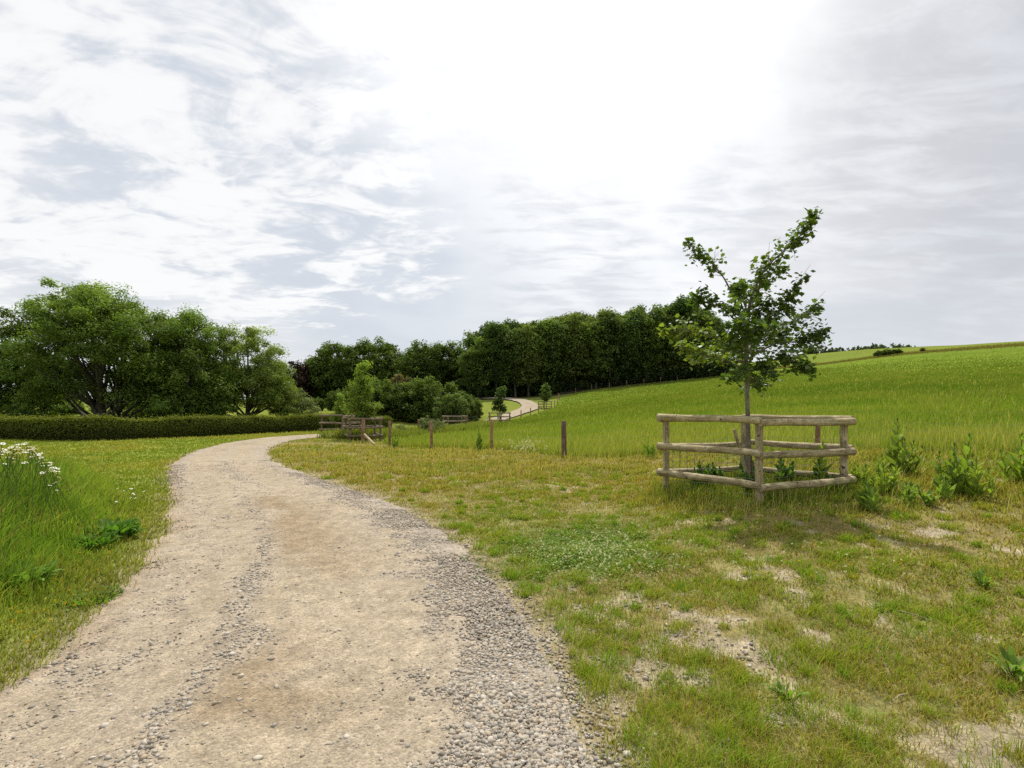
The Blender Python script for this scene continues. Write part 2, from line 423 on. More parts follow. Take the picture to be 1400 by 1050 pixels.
# ------------------------------------------------------------------ gravel track
def gravel_amount(t, x, y):
    """1 = loose grey gravel, 0 = packed sandy wheel track; t across -1..1"""
    n = fbm(x * 1.4, y * 1.4, 41, 3) - 0.5; n2 = fbm(x * 5, y * 5, 44, 3) - 0.5
    tt = t + 0.22 * n
    near = sstep(12, 8, y)
    strip = np.exp(-((tt + 0.30) / 0.12) ** 2) * near * (0.15 + 0.95 * fbm(x * 0.9, y * 0.9, 47, 3)) + np.exp(-((tt + 0.02) / 0.17) ** 2) * (1 - near) * 0.8
    right = sstep(0.40, 0.80, tt + 0.30 * n2 + 0.04 * sstep(5, 2.5, y) - 0.06 * (1 - near))
    left = sstep(-0.55, -0.9, tt) * 0.35 * near + sstep(-0.55, -0.85, tt) * (1 - near) * 0.9
    broad = 0.36 * np.exp(-((tt + 0.65) / 0.2) ** 2) * near
    return np.clip(np.maximum.reduce([strip * 0.85, right, left, broad]) + 0.75 * n2, 0, 1)

def track_z(x, y, t, lat, hw):
    r = np.hypot(x, y)
    z = height(x, y, lat, hw)
    rut = -0.025 * (np.exp(-((t + 0.62) / 0.2) ** 2) + np.exp(-((t - 0.2) / 0.22) ** 2)) * sstep(30, 6, r)
    return z + 0.035 - 0.05 * np.abs(t) ** 6 + rut + (fbm(x * 6, y * 6, 51, 3) - 0.5) * 0.02 * sstep(15, 5, r) + 0.0022 * r * (r > 0)

def build_track():
    s = [0.0]
    idx = [0]
    L = TS[-1]
    while s[-1] < L:
        k = min(int(s[-1] / 0.1), len(TC) - 1); d = max(2.0, np.hypot(TC[k, 0], TC[k, 1]))
        s.append(s[-1] + 0.012 * d)
    s = np.array(s[:-1])
    cx = np.stack([np.interp(s, TS, TC[:, k]) for k in range(3)], -1)
    tn = np.stack([np.interp(s, TS, TN[:, k]) for k in range(2)], -1); tn /= np.linalg.norm(tn, axis=1)[:, None]
    na = 72; t = np.linspace(-1.06, 1.06, na)
    tt = np.broadcast_to(t, (len(s), na))
    ed = 1 + (fbm(s * 1.6, s * 0 + 3, 61, 5) - 0.5)[:, None] * 0.30 * (tt > 0) + (fbm(s * 1.6, s * 0 + 8, 62, 5) - 0.5)[:, None] * 0.30 * (tt < 0)
    lat = tt * cx[:, 2:3] * ed
    x = (cx[:, :1] + tn[:, :1] * lat).ravel(); y = (cx[:, 1:2] + tn[:, 1:] * lat).ravel()
    hw = np.broadcast_to(cx[:, 2:3], lat.shape).ravel(); t_ = tt.ravel()
    z = track_z(x, y, t_, lat.ravel(), hw)
    g = gravel_amount(t_, x, y)
    n1 = fbm(x * 0.8, y * 0.8, 71, 4); n2 = fbm(x * 3, y * 3, 72, 4)
    tan = np.stack([0.325 + 0.07 * n1, 0.268 + 0.06 * n1, 0.188 + 0.05 * n1], -1)
    grey = np.stack([0.31 + 0.06 * n2, 0.265 + 0.05 * n2, 0.205 + 0.05 * n2], -1)
    C = lerp(tan, grey, (g * 0.9)[:, None])
    # damp brown patches
    wet = sstep(0.56, 0.72, fbm(x * 0.75 + 3, y * 0.75 + 1, 77, 3)) * np.exp(-((t_ + 0.05) / 0.3) ** 2)
    wet = np.maximum(wet, np.exp(-(((x + 1.55) / 0.28) ** 2 + ((y - 3.1) / 0.45) ** 2)) * 0.9)
    C = lerp(C, np.array([0.22, 0.155, 0.088]), (np.clip(wet, 0, 1) * 0.55 * (1 - g))[:, None])
    edge = sstep(-0.78, -0.98, t_) * sstep(30, 8, y)
    C = lerp(C, np.array([0.33, 0.225, 0.14]), (edge * 0.3)[:, None])
    n = len(s); i = np.arange(n - 1)[:, None] * na; j = np.arange(na - 1)[None]
    F = np.stack([i + j, i + j + 1, i + na + j + 1, i + na + j], -1).reshape(-1, 4)
    m, nt = new_mat('gravel_track'); N = NT(nt)
    pos = N.n('ShaderNodeNewGeometry').outputs['Position']
    c = N.attr('col').outputs['Color']
    f1 = N.noise(pos, 6.0, 8, 0.7); f2 = N.noise(pos, 70.0, 5, 0.7)
    vo = N.n('ShaderNodeTexVoronoi'); N.l(pos, vo.inputs['Vector']); vo.inputs['Scale'].default_value = 75
    vo2 = N.n('ShaderNodeTexVoronoi'); N.l(pos, vo2.inputs['Vector']); vo2.inputs['Scale'].default_value = 34
    sc = N.n('ShaderNodeSeparateColor'); N.l(vo.outputs['Color'], sc.inputs[0])
    sc2 = N.n('ShaderNodeSeparateColor'); N.l(vo2.outputs['Color'], sc2.inputs[0])
    f = N.math('MULTIPLY', N.ramp(f1, 0.25, 0.75, 0.74, 1.2), N.ramp(f2, 0.25, 0.75, 0.76, 1.2))
    f = N.math('MULTIPLY', f, N.math('MULTIPLY_ADD', sc.outputs[0], 0.36, 0.82))
    f = N.math('MULTIPLY', f, N.math('MULTIPLY_ADD', sc2.outputs[1], 0.22, 0.89))
    cb = N.n('ShaderNodeCombineColor'); [N.l(f, cb.inputs[q]) for q in range(3)]
    c = N.mix(1.0, c, cb.outputs[0], 'MULTIPLY')
    bs = N.n('ShaderNodeBsdfDiffuse'); N.l(c, bs.inputs[0])
    h = N.math('ADD', N.math('MULTIPLY', vo.outputs['Distance'], -0.6), f2)
    bp = N.n('ShaderNodeBump'); bp.inputs['Strength'].default_value = 0.7; bp.inputs['Distance'].default_value = 0.012
    N.l(h, bp.inputs['Height']); N.l(bp.outputs[0], bs.inputs['Normal'])
    N.l(bs.outputs[0], N.n('ShaderNodeOutputMaterial').inputs[0])
    o = link('gravel_track', mk_mesh('gravel_track', np.stack([x, y, z], -1), [F], m, C, smooth=True)); tag(o, kind='structure')

def build_gravel():
    rng = np.random.default_rng(5)
    # octahedron-based stones, 14 faces-ish: subdivided once without smoothing
    ph = (1 + 5 ** 0.5) / 2
    IV = np.array([(-1, ph, 0), (1, ph, 0), (-1, -ph, 0), (1, -ph, 0), (0, -1, ph), (0, 1, ph), (0, -1, -ph), (0, 1, -ph), (ph, 0, -1), (ph, 0, 1), (-ph, 0, -1), (-ph, 0, 1)], float)
    IV /= np.linalg.norm(IV[0])
    IF = np.array([(0, 11, 5), (0, 5, 1), (0, 1, 7), (0, 7, 10), (0, 10, 11), (1, 5, 9), (5, 11, 4), (11, 10, 2), (10, 7, 6), (7, 1, 8), (3, 9, 4), (3, 4, 2), (3, 2, 6), (3, 6, 8), (3, 8, 9), (4, 9, 5), (2, 4, 11), (6, 2, 10), (8, 6, 7), (9, 8, 1)])
    n = 520000
    r = np.exp(rng.uniform(math.log(1.7), math.log(17), n)); a = np.radians(rng.uniform(-62, 30, n))
    x = np.sin(a) * r; y = np.cos(a) * r
    lat, hw = track_lateral(x, y); t = lat / hw
    g = gravel_amount(t, x, y)
    spill = (t > 1.0) & (t < 1.0 + 0.16 * rng.random(n) ** 2)
    keep = (np.abs(t) < 1.0) & (rng.random(n) < 0.022 + 0.64 * g ** 1.9)
    keep |= spill & (rng.random(n) < 0.22)
    bare = bare_mask(x, y, lat, hw) > 0.5
    keep |= bare & (t > 1) & (rng.random(n) < 0.05)
    x, y, t, lat, hw, r, g = [v[keep] for v in (x, y, t, lat, hw, r, g)]
    n = len(x); print('stones', n)
    size = np.exp(rng.normal(math.log(0.0058), 0.52, n)) * np.where(g > 0.4, 1.15, 0.75)
    size = np.clip(size, 0.0025, 0.0165); size = np.maximum(size, r * 0.0009)
    big = rng.random(n) < 0.006; size[big] *= 1.35
    z = np.where(np.abs(t) < 1, track_z(x, y, np.clip(t, -1, 1), lat, hw), height(x, y, lat, hw) + 0.004)
    sc = size[:, None] * rng.uniform(0.65, 1.35, (n, 3)); sc[:, 2] *= 0.58
    J = IV[None] * (1 + 0.30 * np.clip(rng.standard_normal((n, 12, 1)), -1.6, 1.6))
    J = J * sc[:, None]
    ang = rng.uniform(0, 2 * pi, n); ca, sa = np.cos(ang), np.sin(ang)
    X = J[..., 0] * ca[:, None] - J[..., 1] * sa[:, None]; Y = J[..., 0] * sa[:, None] + J[..., 1] * ca[:, None]
    V = np.stack([X + x[:, None], Y + y[:, None], J[..., 2] + (z + size * 0.12)[:, None]], -1)
    F = (IF[None] + (np.arange(n) * 12)[:, None, None]).reshape(-1, 3)
    pal = np.array([(0.36, 0.33, 0.28), (0.28, 0.26, 0.235), (0.43, 0.385, 0.31), (0.48, 0.45, 0.40), (0.38, 0.30, 0.21), (0.22, 0.20, 0.18), (0.12, 0.11, 0.105), (0.42, 0.33, 0.24)])
    pc = pal[rng.choice(len(pal), n, p=[0.25, 0.18, 0.18, 0.08, 0.13, 0.09, 0.04, 0.05])] * rng.uniform(0.72, 1.2, (n, 1))
    pc = lerp(pc, np.array([0.36, 0.305, 0.225]), 0.4 * rng.random((n, 1)) + 0.15)
    m, nt = new_mat('loose_stone'); N = NT(nt)
    pos = N.n('ShaderNodeNewGeometry').outputs['Position']
    c = N.mix(1.0, N.attr('col').outputs['Color'], N.mix(N.noise(pos, 260, 3), (0.7, 0.7, 0.7, 1), (1.3, 1.3, 1.3, 1)), 'MULTIPLY')
    bs = N.n('ShaderNodeBsdfDiffuse'); N.l(c, bs.inputs[0]); N.l(bs.outputs[0], N.n('ShaderNodeOutputMaterial').inputs[0])
    o = link('gravel', mk_mesh('gravel', V.reshape(-1, 3), [F], m, np.repeat(pc, 12, 0)))
    tag(o, 'loose grey and tan gravel strewn over the track and its edges', 'gravel', kind='stuff')

# ------------------------------------------------------------------ grass
def blades(x, y, z, h, w, C, rng, lean=0.35, bend=0.5, wind=(0.1, 0.0), tipcol=None, root_shade=0.55):
    n = len(x)
    ph = rng.uniform(0, 2 * pi, n); fx, fy = np.cos(ph), np.sin(ph)
    ln = lean * np.abs(rng.standard_normal(n)) ; la = rng.uniform(0, 2 * pi, n)
    dx = np.cos(la) * ln + wind[0]; dy = np.sin(la) * ln + wind[1]
    b = bend * rng.random(n)
    def pt(f):  # centre line
        q = f + b * f * f
        return x + dx * h * q, y + dy * h * q, z + h * f * (1 - 0.25 * b * f)
    x1, y1, z1 = pt(0.55); x2, y2, z2 = pt(1.0)
    hw_ = w * 0.5
    V = np.stack([np.stack([x - fx * hw_, y - fy * hw_, z - 0.015 * (h > 0)], -1), np.stack([x + fx * hw_, y + fy * hw_, z - 0.015 * (h > 0)], -1),
                  np.stack([x1 + fx * hw_ * 0.75, y1 + fy * hw_ * 0.75, z1], -1), np.stack([x1 - fx * hw_ * 0.75, y1 - fy * hw_ * 0.75, z1], -1),
                  np.stack([x2, y2, z2], -1)], 1)
    k = np.arange(n)[:, None] * 5
    Q = k + np.array([[0, 1, 2, 3]]); T = k + np.array([[3, 2, 4]])
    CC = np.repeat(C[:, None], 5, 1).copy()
    CC[:, :2] *= root_shade  # shade low among the blades, painted as a darker root colour
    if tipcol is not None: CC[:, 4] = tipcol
    return V.reshape(-1, 3), Q, T, CC.reshape(-1, 3)

def grass_obj(name, label, parts, mat=None):
    Vs, Qs, Ts, Cs = [], [], [], []; off = 0
    for V, Q, T, C in parts:
        Vs.append(V); Qs.append(Q + off); Ts.append(T + off); Cs.append(C); off += len(V)
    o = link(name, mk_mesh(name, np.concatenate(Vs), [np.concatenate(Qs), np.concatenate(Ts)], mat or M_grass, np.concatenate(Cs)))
    tag(o, label, 'grass', kind='stuff'); print(name, off // 5)
    return o

def scatter(n, r0, r1, a0, a1, rng):
    r = np.exp(rng.uniform(math.log(r0), math.log(r1), n)); a = np.radians(rng.uniform(a0, a1, n))
    return np.sin(a) * r, np.cos(a) * r, r

def pick(mask, *arr): return [v[mask] for v in arr]

GUARD_C = (3.73, 8.0)
def build_grass():
    rng = np.random.default_rng(11)
    # --- right verge: short worn turf in tufts
    parts = []
    nt_ = 52000
    x, y, r = scatter(nt_, 1.8, 24, -52, 60, rng)
    lat, hw = track_lateral(x, y)
    bm = bare_mask(x, y, lat, hw)
    f = in_poly(x, y, FIELD)
    m = (lat > hw * 1.0 + 0.03 * rng.standard_normal(nt_)) & ~f & (rng.random(nt_) > bm * 0.97)
    m &= rng.random(nt_) < 0.3 + 0.7 * sstep(0, 0.7, lat - hw)
    m &= rng.random(nt_) < lerp(0.16, 0.35, sstep(3.5, 8, r)) + 1.0 * sstep(0.40, 0.58, 0.5 * fbm(x * 1.6, y * 1.6, 23, 3) + 0.5 * fbm(x * 4.5, y * 4.5, 24, 2))
    x, y, r, lat, hw = pick(m, x, y, r, lat, hw)
    k = 11; n = len(x) * k
    tsz = np.repeat(rng.uniform(0.6, 1.5, len(x)), k)
    X = np.repeat(x, k); Y = np.repeat(y, k); Rr = np.repeat(r, k)
    sp = 0.014 + 0.0062 * Rr
    X = X + rng.standard_normal(n) * sp; Y = Y + rng.standard_normal(n) * sp
    Z = height(X, Y)
    big = fbm(X * 0.5, Y * 0.5, 21, 3); tuf = fbm(X * 2.2, Y * 2.2, 22, 3)
    gd = np.hypot(X - GUARD_C[0], Y - GUARD_C[1])
    longer = 0.75 * sstep(2.4, 1.2, gd) * lerp(0.2, 1.0, sstep(6.9, 7.7, Y + 0.1 * np.abs(X - 3.4))) + 0.5 * sstep(8.5, 13, Y) + 0.7 * sstep(4.5, 7, X) * sstep(4, 7, Y)
    H = ((0.016 + 0.045 * tuf ** 1.5) * lerp(0.8, 1.0, sstep(3, 7, Rr)) + 0.12 * longer * (0.3 + tuf)) * tsz * rng.uniform(0.6, 1.4, n)
    W = np.maximum(0.0042, 0.0014 * Rr) * rng.uniform(0.7, 1.3, n)
    g1 = np.array([0.250, 0.320, 0.045]); g2 = np.array([0.35, 0.325, 0.085]); g3 = np.array([0.48, 0.41, 0.20]); g4 = np.array([0.165, 0.30, 0.035])
    tone = np.repeat(rng.random(len(x)), k) * 0.4 + 0.6 * big
    C = lerp(g1, g2, sstep(0.4, 0.62, tone)[:, None])
    C = lerp(C, g4, (sstep(0.40, 0.25, tone) + 0.0)[:, None] * 0.9)
    dry = rng.random(n) < 0.07 + 0.25 * sstep(9, 14, Y) * (0.3 + big)
    red = rng.random(n) < 0.05; C = np.where(red[:, None], np.array([0.26, 0.15, 0.07]), C)
    C = np.where(dry[:, None], g3, C) * rng.uniform(0.6, 1.4, (n, 1))
    parts.append(blades(X, Y, Z, H, W, C, rng, 0.55, 0.7, root_shade=0.45))
    # greener tussocks standing out of the worn turf
    nk = 2300
    x, y, r = scatter(nk, 2.0, 15, -25, 58, rng); lat, hw = track_lateral(x, y)
    m = (lat > hw + 0.12) & ~in_poly(x, y, FIELD) & (rng.random(nk) < 0.25 + sstep(0.42, 0.6, fbm(x * 0.7, y * 0.7, 26, 3)))
    x, y, r = pick(m, x, y, r); k = 70; n = len(x) * k
    rad = np.repeat(rng.uniform(0.04, 0.15, len(x)), k); a = rng.uniform(0, 2 * pi, n); q = np.sqrt(rng.random(n))
    X = np.repeat(x, k) + np.cos(a) * rad * q; Y = np.repeat(y, k) + np.sin(a) * rad * q; Rr = np.repeat(r, k)
    H = np.repeat(rng.uniform(0.05, 0.12, len(x)), k) * rng.uniform(0.5, 1.2, n) * (1.15 - 0.5 * q)
    C = lerp(np.array([0.19, 0.345, 0.035]), np.array([0.32, 0.38, 0.06]), np.repeat(rng.random(len(x)), k)[:, None]) * rng.uniform(0.75, 1.25, (n, 1))
    C = np.where((rng.random(n) < 0.10)[:, None], np.array([0.46, 0.39, 0.18]), C)
    parts.append(blades(X, Y, height(X, Y), H, np.maximum(0.0032, 0.0012 * Rr), C, rng, 0.5, 0.9, root_shade=0.38))
    n = 26000
    x, y, r = scatter(n, 1.9, 12, -20, 58, rng); lat, hw = track_lateral(x, y)
    m = (lat > hw + 0.05) & ~in_poly(x, y, FIELD); x, y, r = pick(m, x, y, r); n = len(x)
    C = lerp(np.array([0.42, 0.34, 0.18]), np.array([0.26, 0.20, 0.10]), rng.random((n, 1)))
    parts.append(blades(x, y, height(x, y) + 0.016, rng.uniform(0.012, 0.028, n), np.maximum(0.0025, 0.0009 * r), C, rng, 2.6, 0.4, root_shade=0.9))
    n = 9000
    a = rng.uniform(0, 2 * pi, n); q = 1.75 * np.sqrt(rng.random(n)); x = GUARD_C[0] + q * np.cos(a); y = GUARD_C[1] - 0.1 + 0.95 * q * np.sin(a); r = np.hypot(x, y)
    m = rng.random(n) < sstep(1.8, 1.0, q) * (0.3 + fbm(x * 2, y * 2, 27, 2)); x, y, r, q = pick(m, x, y, r, q); n = len(x)
    front = sstep(7.3, 6.6, y)
    parts.append(blades(x, y, height(x, y), rng.uniform(0.10, 0.34, n) * (1 - 0.78 * front), np.maximum(0.004, 0.0012 * r), lerp(np.array([0.13, 0.23, 0.035]), np.array([0.25, 0.30, 0.07]), rng.random((n, 1))) * rng.uniform(0.7, 1.2, (n, 1)), rng, 0.35, 0.8, root_shade=0.4))
    # fine pale seed stems near fence and guard
    n = 30000
    x, y, r = scatter(n, 5, 26, -40, 58, rng); lat, hw = track_lateral(x, y)
    gd = np.hypot(x - GUARD_C[0], y - GUARD_C[1])
    p = 0.75 * sstep(9, 14, y) + 0.5 * sstep(2.8, 1.5, gd) + 0.45 * sstep(4.5, 7, x) * sstep(4.5, 7, y)
    m = (lat > hw + 0.4) & ~in_poly(x, y, FIELD) & (rng.random(n) < p * fbm(x * 0.8, y * 0.8, 25, 3) * 1.3)
    x, y, r = pick(m, x, y, r); n = len(x)
    parts.append(blades(x, y, height(x, y), rng.uniform(0.15, 0.36, n), np.maximum(0.002, 0.0008 * r), np.array([0.46, 0.42, 0.20]) * rng.uniform(0.7, 1.2, (n, 1)), rng, 0.3, 0.5))
    grass_obj('verge_grass', 'short worn olive and dry grass between the track and the fence', parts)
    # --- left bank: tall lush grass
    parts = []
    for dens, r0, r1, hmul in ((150000, 2.0, 13, 1.0),):
        n = dens
        x, y, r = scatter(n, r0, r1, -64, -14, rng); lat, hw = track_lateral(x, y)
        e = -lat - hw
        m = (e > 0.0 + 0.06 * rng.standard_normal(n)) & (y < 11.5)
        x, y, r, e = pick(m, x, y, r, e); n = len(x)
        patch = fbm(x * 0.9, y * 0.9, 28, 3); pt2 = fbm(x * 2.5, y * 2.5, 29, 3)
        H = lerp(0.07, 0.50, sstep(0.1, 1.7, e)) * (0.45 + 0.8 * patch) * rng.uniform(0.55, 1.3, n)
        H *= lerp(1.0, 0.35, sstep(8.5, 11.5, y))
        W = np.maximum(0.005, 0.0015 * r) * rng.uniform(0.7, 1.3, n)
        gA = np.array([0.19, 0.33, 0.05]); gB = np.array([0.28, 0.39, 0.085]); gC = np.array([0.105, 0.22, 0.035]); gD = np.array([0.31, 0.32, 0.09])
        C = lerp(gA, gB, sstep(0.35, 0.65, pt2)[:, None]); C = lerp(C, gC, sstep(0.5, 0.7, patch)[:, None] * 0.7)
        C = lerp(C, gD, (sstep(0.9, 0.1, e) * 0.7)[:, None])
        C = lerp(C, np.array([0.34, 0.37, 0.12]), (sstep(0.55, 0.75, fbm(x * 1.7, y * 1.7, 30, 3)) * 0.6)[:, None])
        C *= (0.7 + 0.6 * fbm(x * 5, y * 5, 34, 2))[:, None]
        dry = rng.random(n) < 0.09; C = np.where(dry[:, None], np.array([0.34, 0.28, 0.12]), C) * rng.uniform(0.7, 1.3, (n, 1))
        parts.append(blades(x, y, height(x, y), H, W, C, rng, 0.4, 0.9, (0.12, -0.05), root_shade=0.4))
    grass_obj('bank_grass', 'tall lush green grass on the bank left of the track', parts)
    # --- lawn: mown grass left beyond the bank and along the track
    n = 160000
    x, y, r = scatter(n, 8, 75, -64, 4, rng); lat, hw = track_lateral(x, y)
    e = -lat - hw
    m = ((e > 0.05 * rng.standard_normal(n)) & (y > 9.5)) & ~in_poly(x, y, FIELD)
    m |= (lat > hw + 0.05 * rng.standard_normal(n)) & (y > 24) & ~in_poly(x, y, FIELD)
    x, y, r, e = pick(m, x, y, r, e); n = len(x)
    nn = fbm(x * 0.4, y * 0.4, 33, 4)
    H = rng.uniform(0.03, 0.08, n) * (0.7 + nn) + 0.05 * (rng.random(n) < 0.05); W = np.maximum(0.005, 0.0016 * r)
    C = lerp(np.array([0.215, 0.29, 0.05]), np.array([0.33, 0.33, 0.085]), sstep(0.35, 0.65, nn)[:, None]) * rng.uniform(0.78, 1.22, (n, 1))
    grass_obj('lawn_grass', 'mown yellow-green grass between the track and the clipped hedge', [blades(x, y, height(x, y), H, W, C, rng, 0.5, 0.5, root_shade=0.75)])
    # --- rank grass between the track and the fence beyond the bend
    n = 60000
    y = rng.uniform(27, 56, n); x = rng.uniform(-11.5, -1.5, n); lat, hw = track_lateral(x, y)
    m = (lat > hw + 0.25) & ~in_poly(x + 0.8, y, FIELD[:]) | ((lat > hw + 0.25) & (lat < hw + 3.2) & (y > 29))
    m &= (lat < hw + 3.5)
    x, y = pick(m, x, y); n = len(x); r = np.hypot(x, y); nn = fbm(x * 0.6, y * 0.6, 39, 3)
    C = lerp(np.array([0.15, 0.24, 0.045]), np.array([0.31, 0.33, 0.10]), rng.random((n, 1))) * rng.uniform(0.75, 1.2, (n, 1))
    grass_obj('rank_grass', 'rank long grass and seed heads between the track and the fence past the bend', [blades(x, y, height(x, y), (0.35 + 0.5 * nn) * rng.uniform(0.6, 1.2, n), np.full(n, 0.035), C, rng, 0.25, 0.5, root_shade=0.6)])
    # --- hay field
    parts = []
    n = 470000
    x, y, r = scatter(n, 10.5, 175, -20, 62, rng)
    m = in_poly(x, y, FIELD) & (rng.random(n) < sstep(172, 95, r)); x, y, r = pick(m, x, y, r); n = len(x)
    nn = fbm(x * 0.25, y * 0.25, 36, 4); n2 = fbm(x * 0.07, y * 0.11, 12, 4)
    H = (0.22 + 0.22 * nn) * rng.uniform(0.6, 1.25, n); W = np.maximum(0.005, 0.0010 * r) * rng.uniform(0.7, 1.3, n)
    H *= lerp(1.0, 0.55, sstep(40, 100, r))
    C = lerp(np.array([0.190, 0.310, 0.042]), np.array([0.33, 0.39, 0.085]), (0.75 * sstep(0.3, 0.7, 0.5 * nn + 0.3 * n2 + 0.1 + 0.12 * sstep(35, 14, r)))[:, None])
    C = C * rng.uniform(0.82, 1.18, (n, 1)) * (0.88 + 0.2 * n2[:, None]) * (0.75 + 0.25 * sstep(60, 15, r))[:, None]
    seed = rng.random(n) < 0.05 + 0.20 * sstep(30, 12, r)
    C = np.where(seed[:, None], np.array([0.45, 0.43, 0.18]) * rng.uniform(0.7, 1.2, (n, 1)), C)
    W = np.where(seed, W * 0.8, W); H = np.where(seed, H * 1.25, H)
    parts.append(blades(x, y, height(x, y), H, W, C, rng, 0.18, 0.5, (0.06, 0), root_shade=0.7))
    grass_obj('field_grass', 'bright green hay field rising to the wood and the ridge', parts)
    # --- rough grass along the far field boundary
    n = 16000
    u = rng.uniform(0.42, 1.5, n); yb = np.interp(u, [0.586, 0.786, 1.0], [150, 140, 130]) + rng.standard_normal(n) * 2.6
    x = u * yb
    parts = [blades(x, yb, height(x, yb), rng.uniform(0.2, 0.8, n), np.full(n, 0.12), lerp(np.array([0.17, 0.19, 0.06]), np.array([0.27, 0.23, 0.10]), rng.random((n, 1))), rng, 0.3, 0.5)]
    grass_obj('boundary_grass', 'brownish rough grass strip across the far slope', parts)

# ------------------------------------------------------------------ leaf cards and trees
def rand_unit(n, rng):
    v = rng.standard_normal((n, 3)); return v / np.linalg.norm(v, axis=1)[:, None]

def leaf_cards(P, size, rng, nrm=None, aspect=0.55, shape='rhomb', axis=None):
    """P (n,3). returns V,(n,k) faces-per-leaf arrays"""
    n = len(P)
    N_ = rand_unit(n, rng) if nrm is None else nrm
    A = rand_unit(n, rng) if axis is None else axis + 0.5 * rand_unit(n, rng)
    A = A - N_ * np.sum(A * N_, 1)[:, None]; A /= np.linalg.norm(A, axis=1)[:, None] + 1e-9
    B = np.cross(N_, A)
    s = np.broadcast_to(np.asarray(size, float), (n,))[:, None]
    if shape == 'rhomb':
        V = np.stack([P, P + s * (0.5 * A + aspect * 0.5 * B), P + s * (A - 0.12 * N_), P + s * (0.5 * A - aspect * 0.5 * B)], 1)
        K = 4
    else:   # lobed leaf
        o = [(0, 0), (0.18, 0.25), (0.30, 0.46), (0.46, 0.30), (0.62, 0.42), (0.72, 0.2), (1.0, 0)]
        pts = o + [(a, -b) for a, b in o[-2:0:-1]]
        V = np.stack([P + s * (a * A + b * B + (0.18 * abs(b) - 0.15 * a * a) * N_) for a, b in pts], 1); K = len(pts)
    return V.reshape(-1, 3), (np.arange(n)[:, None] * K + np.arange(K)[None]), K

def bez(p0, p1, p2, n=8):
    t = np.linspace(0, 1, n)[:, None]
    return (1 - t) ** 2 * p0 + 2 * t * (1 - t) * p1 + t * t * p2

def tree_meshes(name, seed, H, blobs, n_clump, per, leaf, trunk_r, tone, tr_top=0.8, limbs=26, crown_pow=0.45, clump=0.085, flat=0.7, droop=0.0, stems=1, aspect=0.55, fork=0.2, mat=None, bark=None):
    rng = np.random.default_rng(seed)
    blobs = np.array(blobs, float)
    vol = np.prod(blobs[:, 3:], axis=1) ** 0.8; bi = rng.choice(len(blobs), n_clump, p=vol / vol.sum())
    d = rand_unit(n_clump, rng); rad = rng.random(n_clump) ** crown_pow
    c = blobs[bi, :3] + d * rad[:, None] * blobs[bi, 3:]
    c += rng.standard_normal((n_clump, 3)) * 0.03 * H * 0.6
    cr = clump * H * rng.uniform(0.5, 1.4, n_clump)
    n = n_clump * per
    P = np.repeat(c, per, 0); cR = np.repeat(cr, per)
    off = rand_unit(n, rng) * (rng.random(n) ** 0.5)[:, None] * cR[:, None] * np.array([1, 1, flat])
    P = P + off
    P[:, 2] -= droop * np.hypot(off[:, 0], off[:, 1])
    P[:, 2] = np.maximum(P[:, 2], 0.3)
    out = off / (np.linalg.norm(off, axis=1)[:, None] + 1e-6)
    nr = out * 0.5 + np.array([0, 0, 0.65]) + 0.75 * rand_unit(n, rng); nr /= np.linalg.norm(nr, axis=1)[:, None]
    V, Fc, K = leaf_cards(P, leaf * rng.uniform(0.6, 1.35, n), rng, nr, aspect)
    ct = np.repeat(rng.uniform(0.62, 1.3, n_clump), per) * rng.uniform(0.75, 1.25, n) * (0.86 + 0.3 * off[:, 2] / cR)  # light from above painted in: clump tops lighter, undersides darker
    hue = np.repeat(rng.random(n_clump), per) * 0.6 + 0.4 * rng.random(n)
    tone = np.array(tone)
    C = lerp(tone[0], tone[1], hue[:, None]) * ct[:, None]
    C *= (0.8 + 0.4 * sstep(0.3, 1.0, P[:, 2] / H))[:, None]  # lit crown top painted in, leaf colour lightens upwards
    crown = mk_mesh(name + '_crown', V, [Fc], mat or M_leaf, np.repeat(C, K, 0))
    # trunk and limbs
    mb = MB(); top = np.array([rng.normal(0, 0.03 * H), rng.normal(0, 0.03 * H), H * tr_top])
    tops = []
    for s in range(stems):
        a = rng.uniform(0, 2 * pi); base = np.array([0, 0, -0.4]) if s == 0 else np.array([cos(a), sin(a), 0]) * trunk_r * 2.2 + np.array([0, 0, -0.4])
        tp = top if s == 0 else top * 0.9 + np.array([cos(a), sin(a), 0]) * H * 0.22
        mid = (base + tp) / 2 + np.array([rng.normal(0, 0.02 * H), rng.normal(0, 0.02 * H), 0])
        Pp = bez(base, mid, tp, 14); f = np.linspace(0, 1, 14)
        R = trunk_r * (1 - 0.85 * f) * (1 if s == 0 else 0.75); R[0] *= 1.5; R[1] *= 1.15
        mb.tube(Pp, R, 9, jitter=0.05, rng=rng); tops.append((Pp, R))
    order = rng.permutation(n_clump)[:limbs]
    for k in order:
        Pp, R = tops[rng.integers(len(tops))]
        lim = np.clip((c[k, 2] / H) * 0.62 * rng.uniform(0.75, 1.05), fork, 0.92)
        j = int(lim * 13); p0 = Pp[j]; r0 = max(R[j] * 0.55, trunk_r * 0.1)
        p2 = c[k]; p1 = p0 * 0.45 + p2 * 0.55 + np.array([0, 0, -0.03 * H]) + rng.standard_normal(3) * 0.02 * H
        q = bez(p0, p1, p2, 9); mb.tube(q, np.linspace(r0, trunk_r * 0.04, 9), 6, jitter=0.04, rng=rng)
        for _ in range(2):
            kk = np.argsort(np.linalg.norm(c - p2, axis=1))[rng.integers(1, 7)]
            q0 = q[rng.integers(4, 7)]
            mb.tube(bez(q0, (q0 + c[kk]) / 2 + rng.standard_normal(3) * 0.015 * H, c[kk], 6), np.linspace(r0 * 0.4, trunk_r * 0.03, 6), 5, rng=rng)
    trunk = mb.mesh(name + '_trunk', bark or M_bark, True)
    return trunk, crown

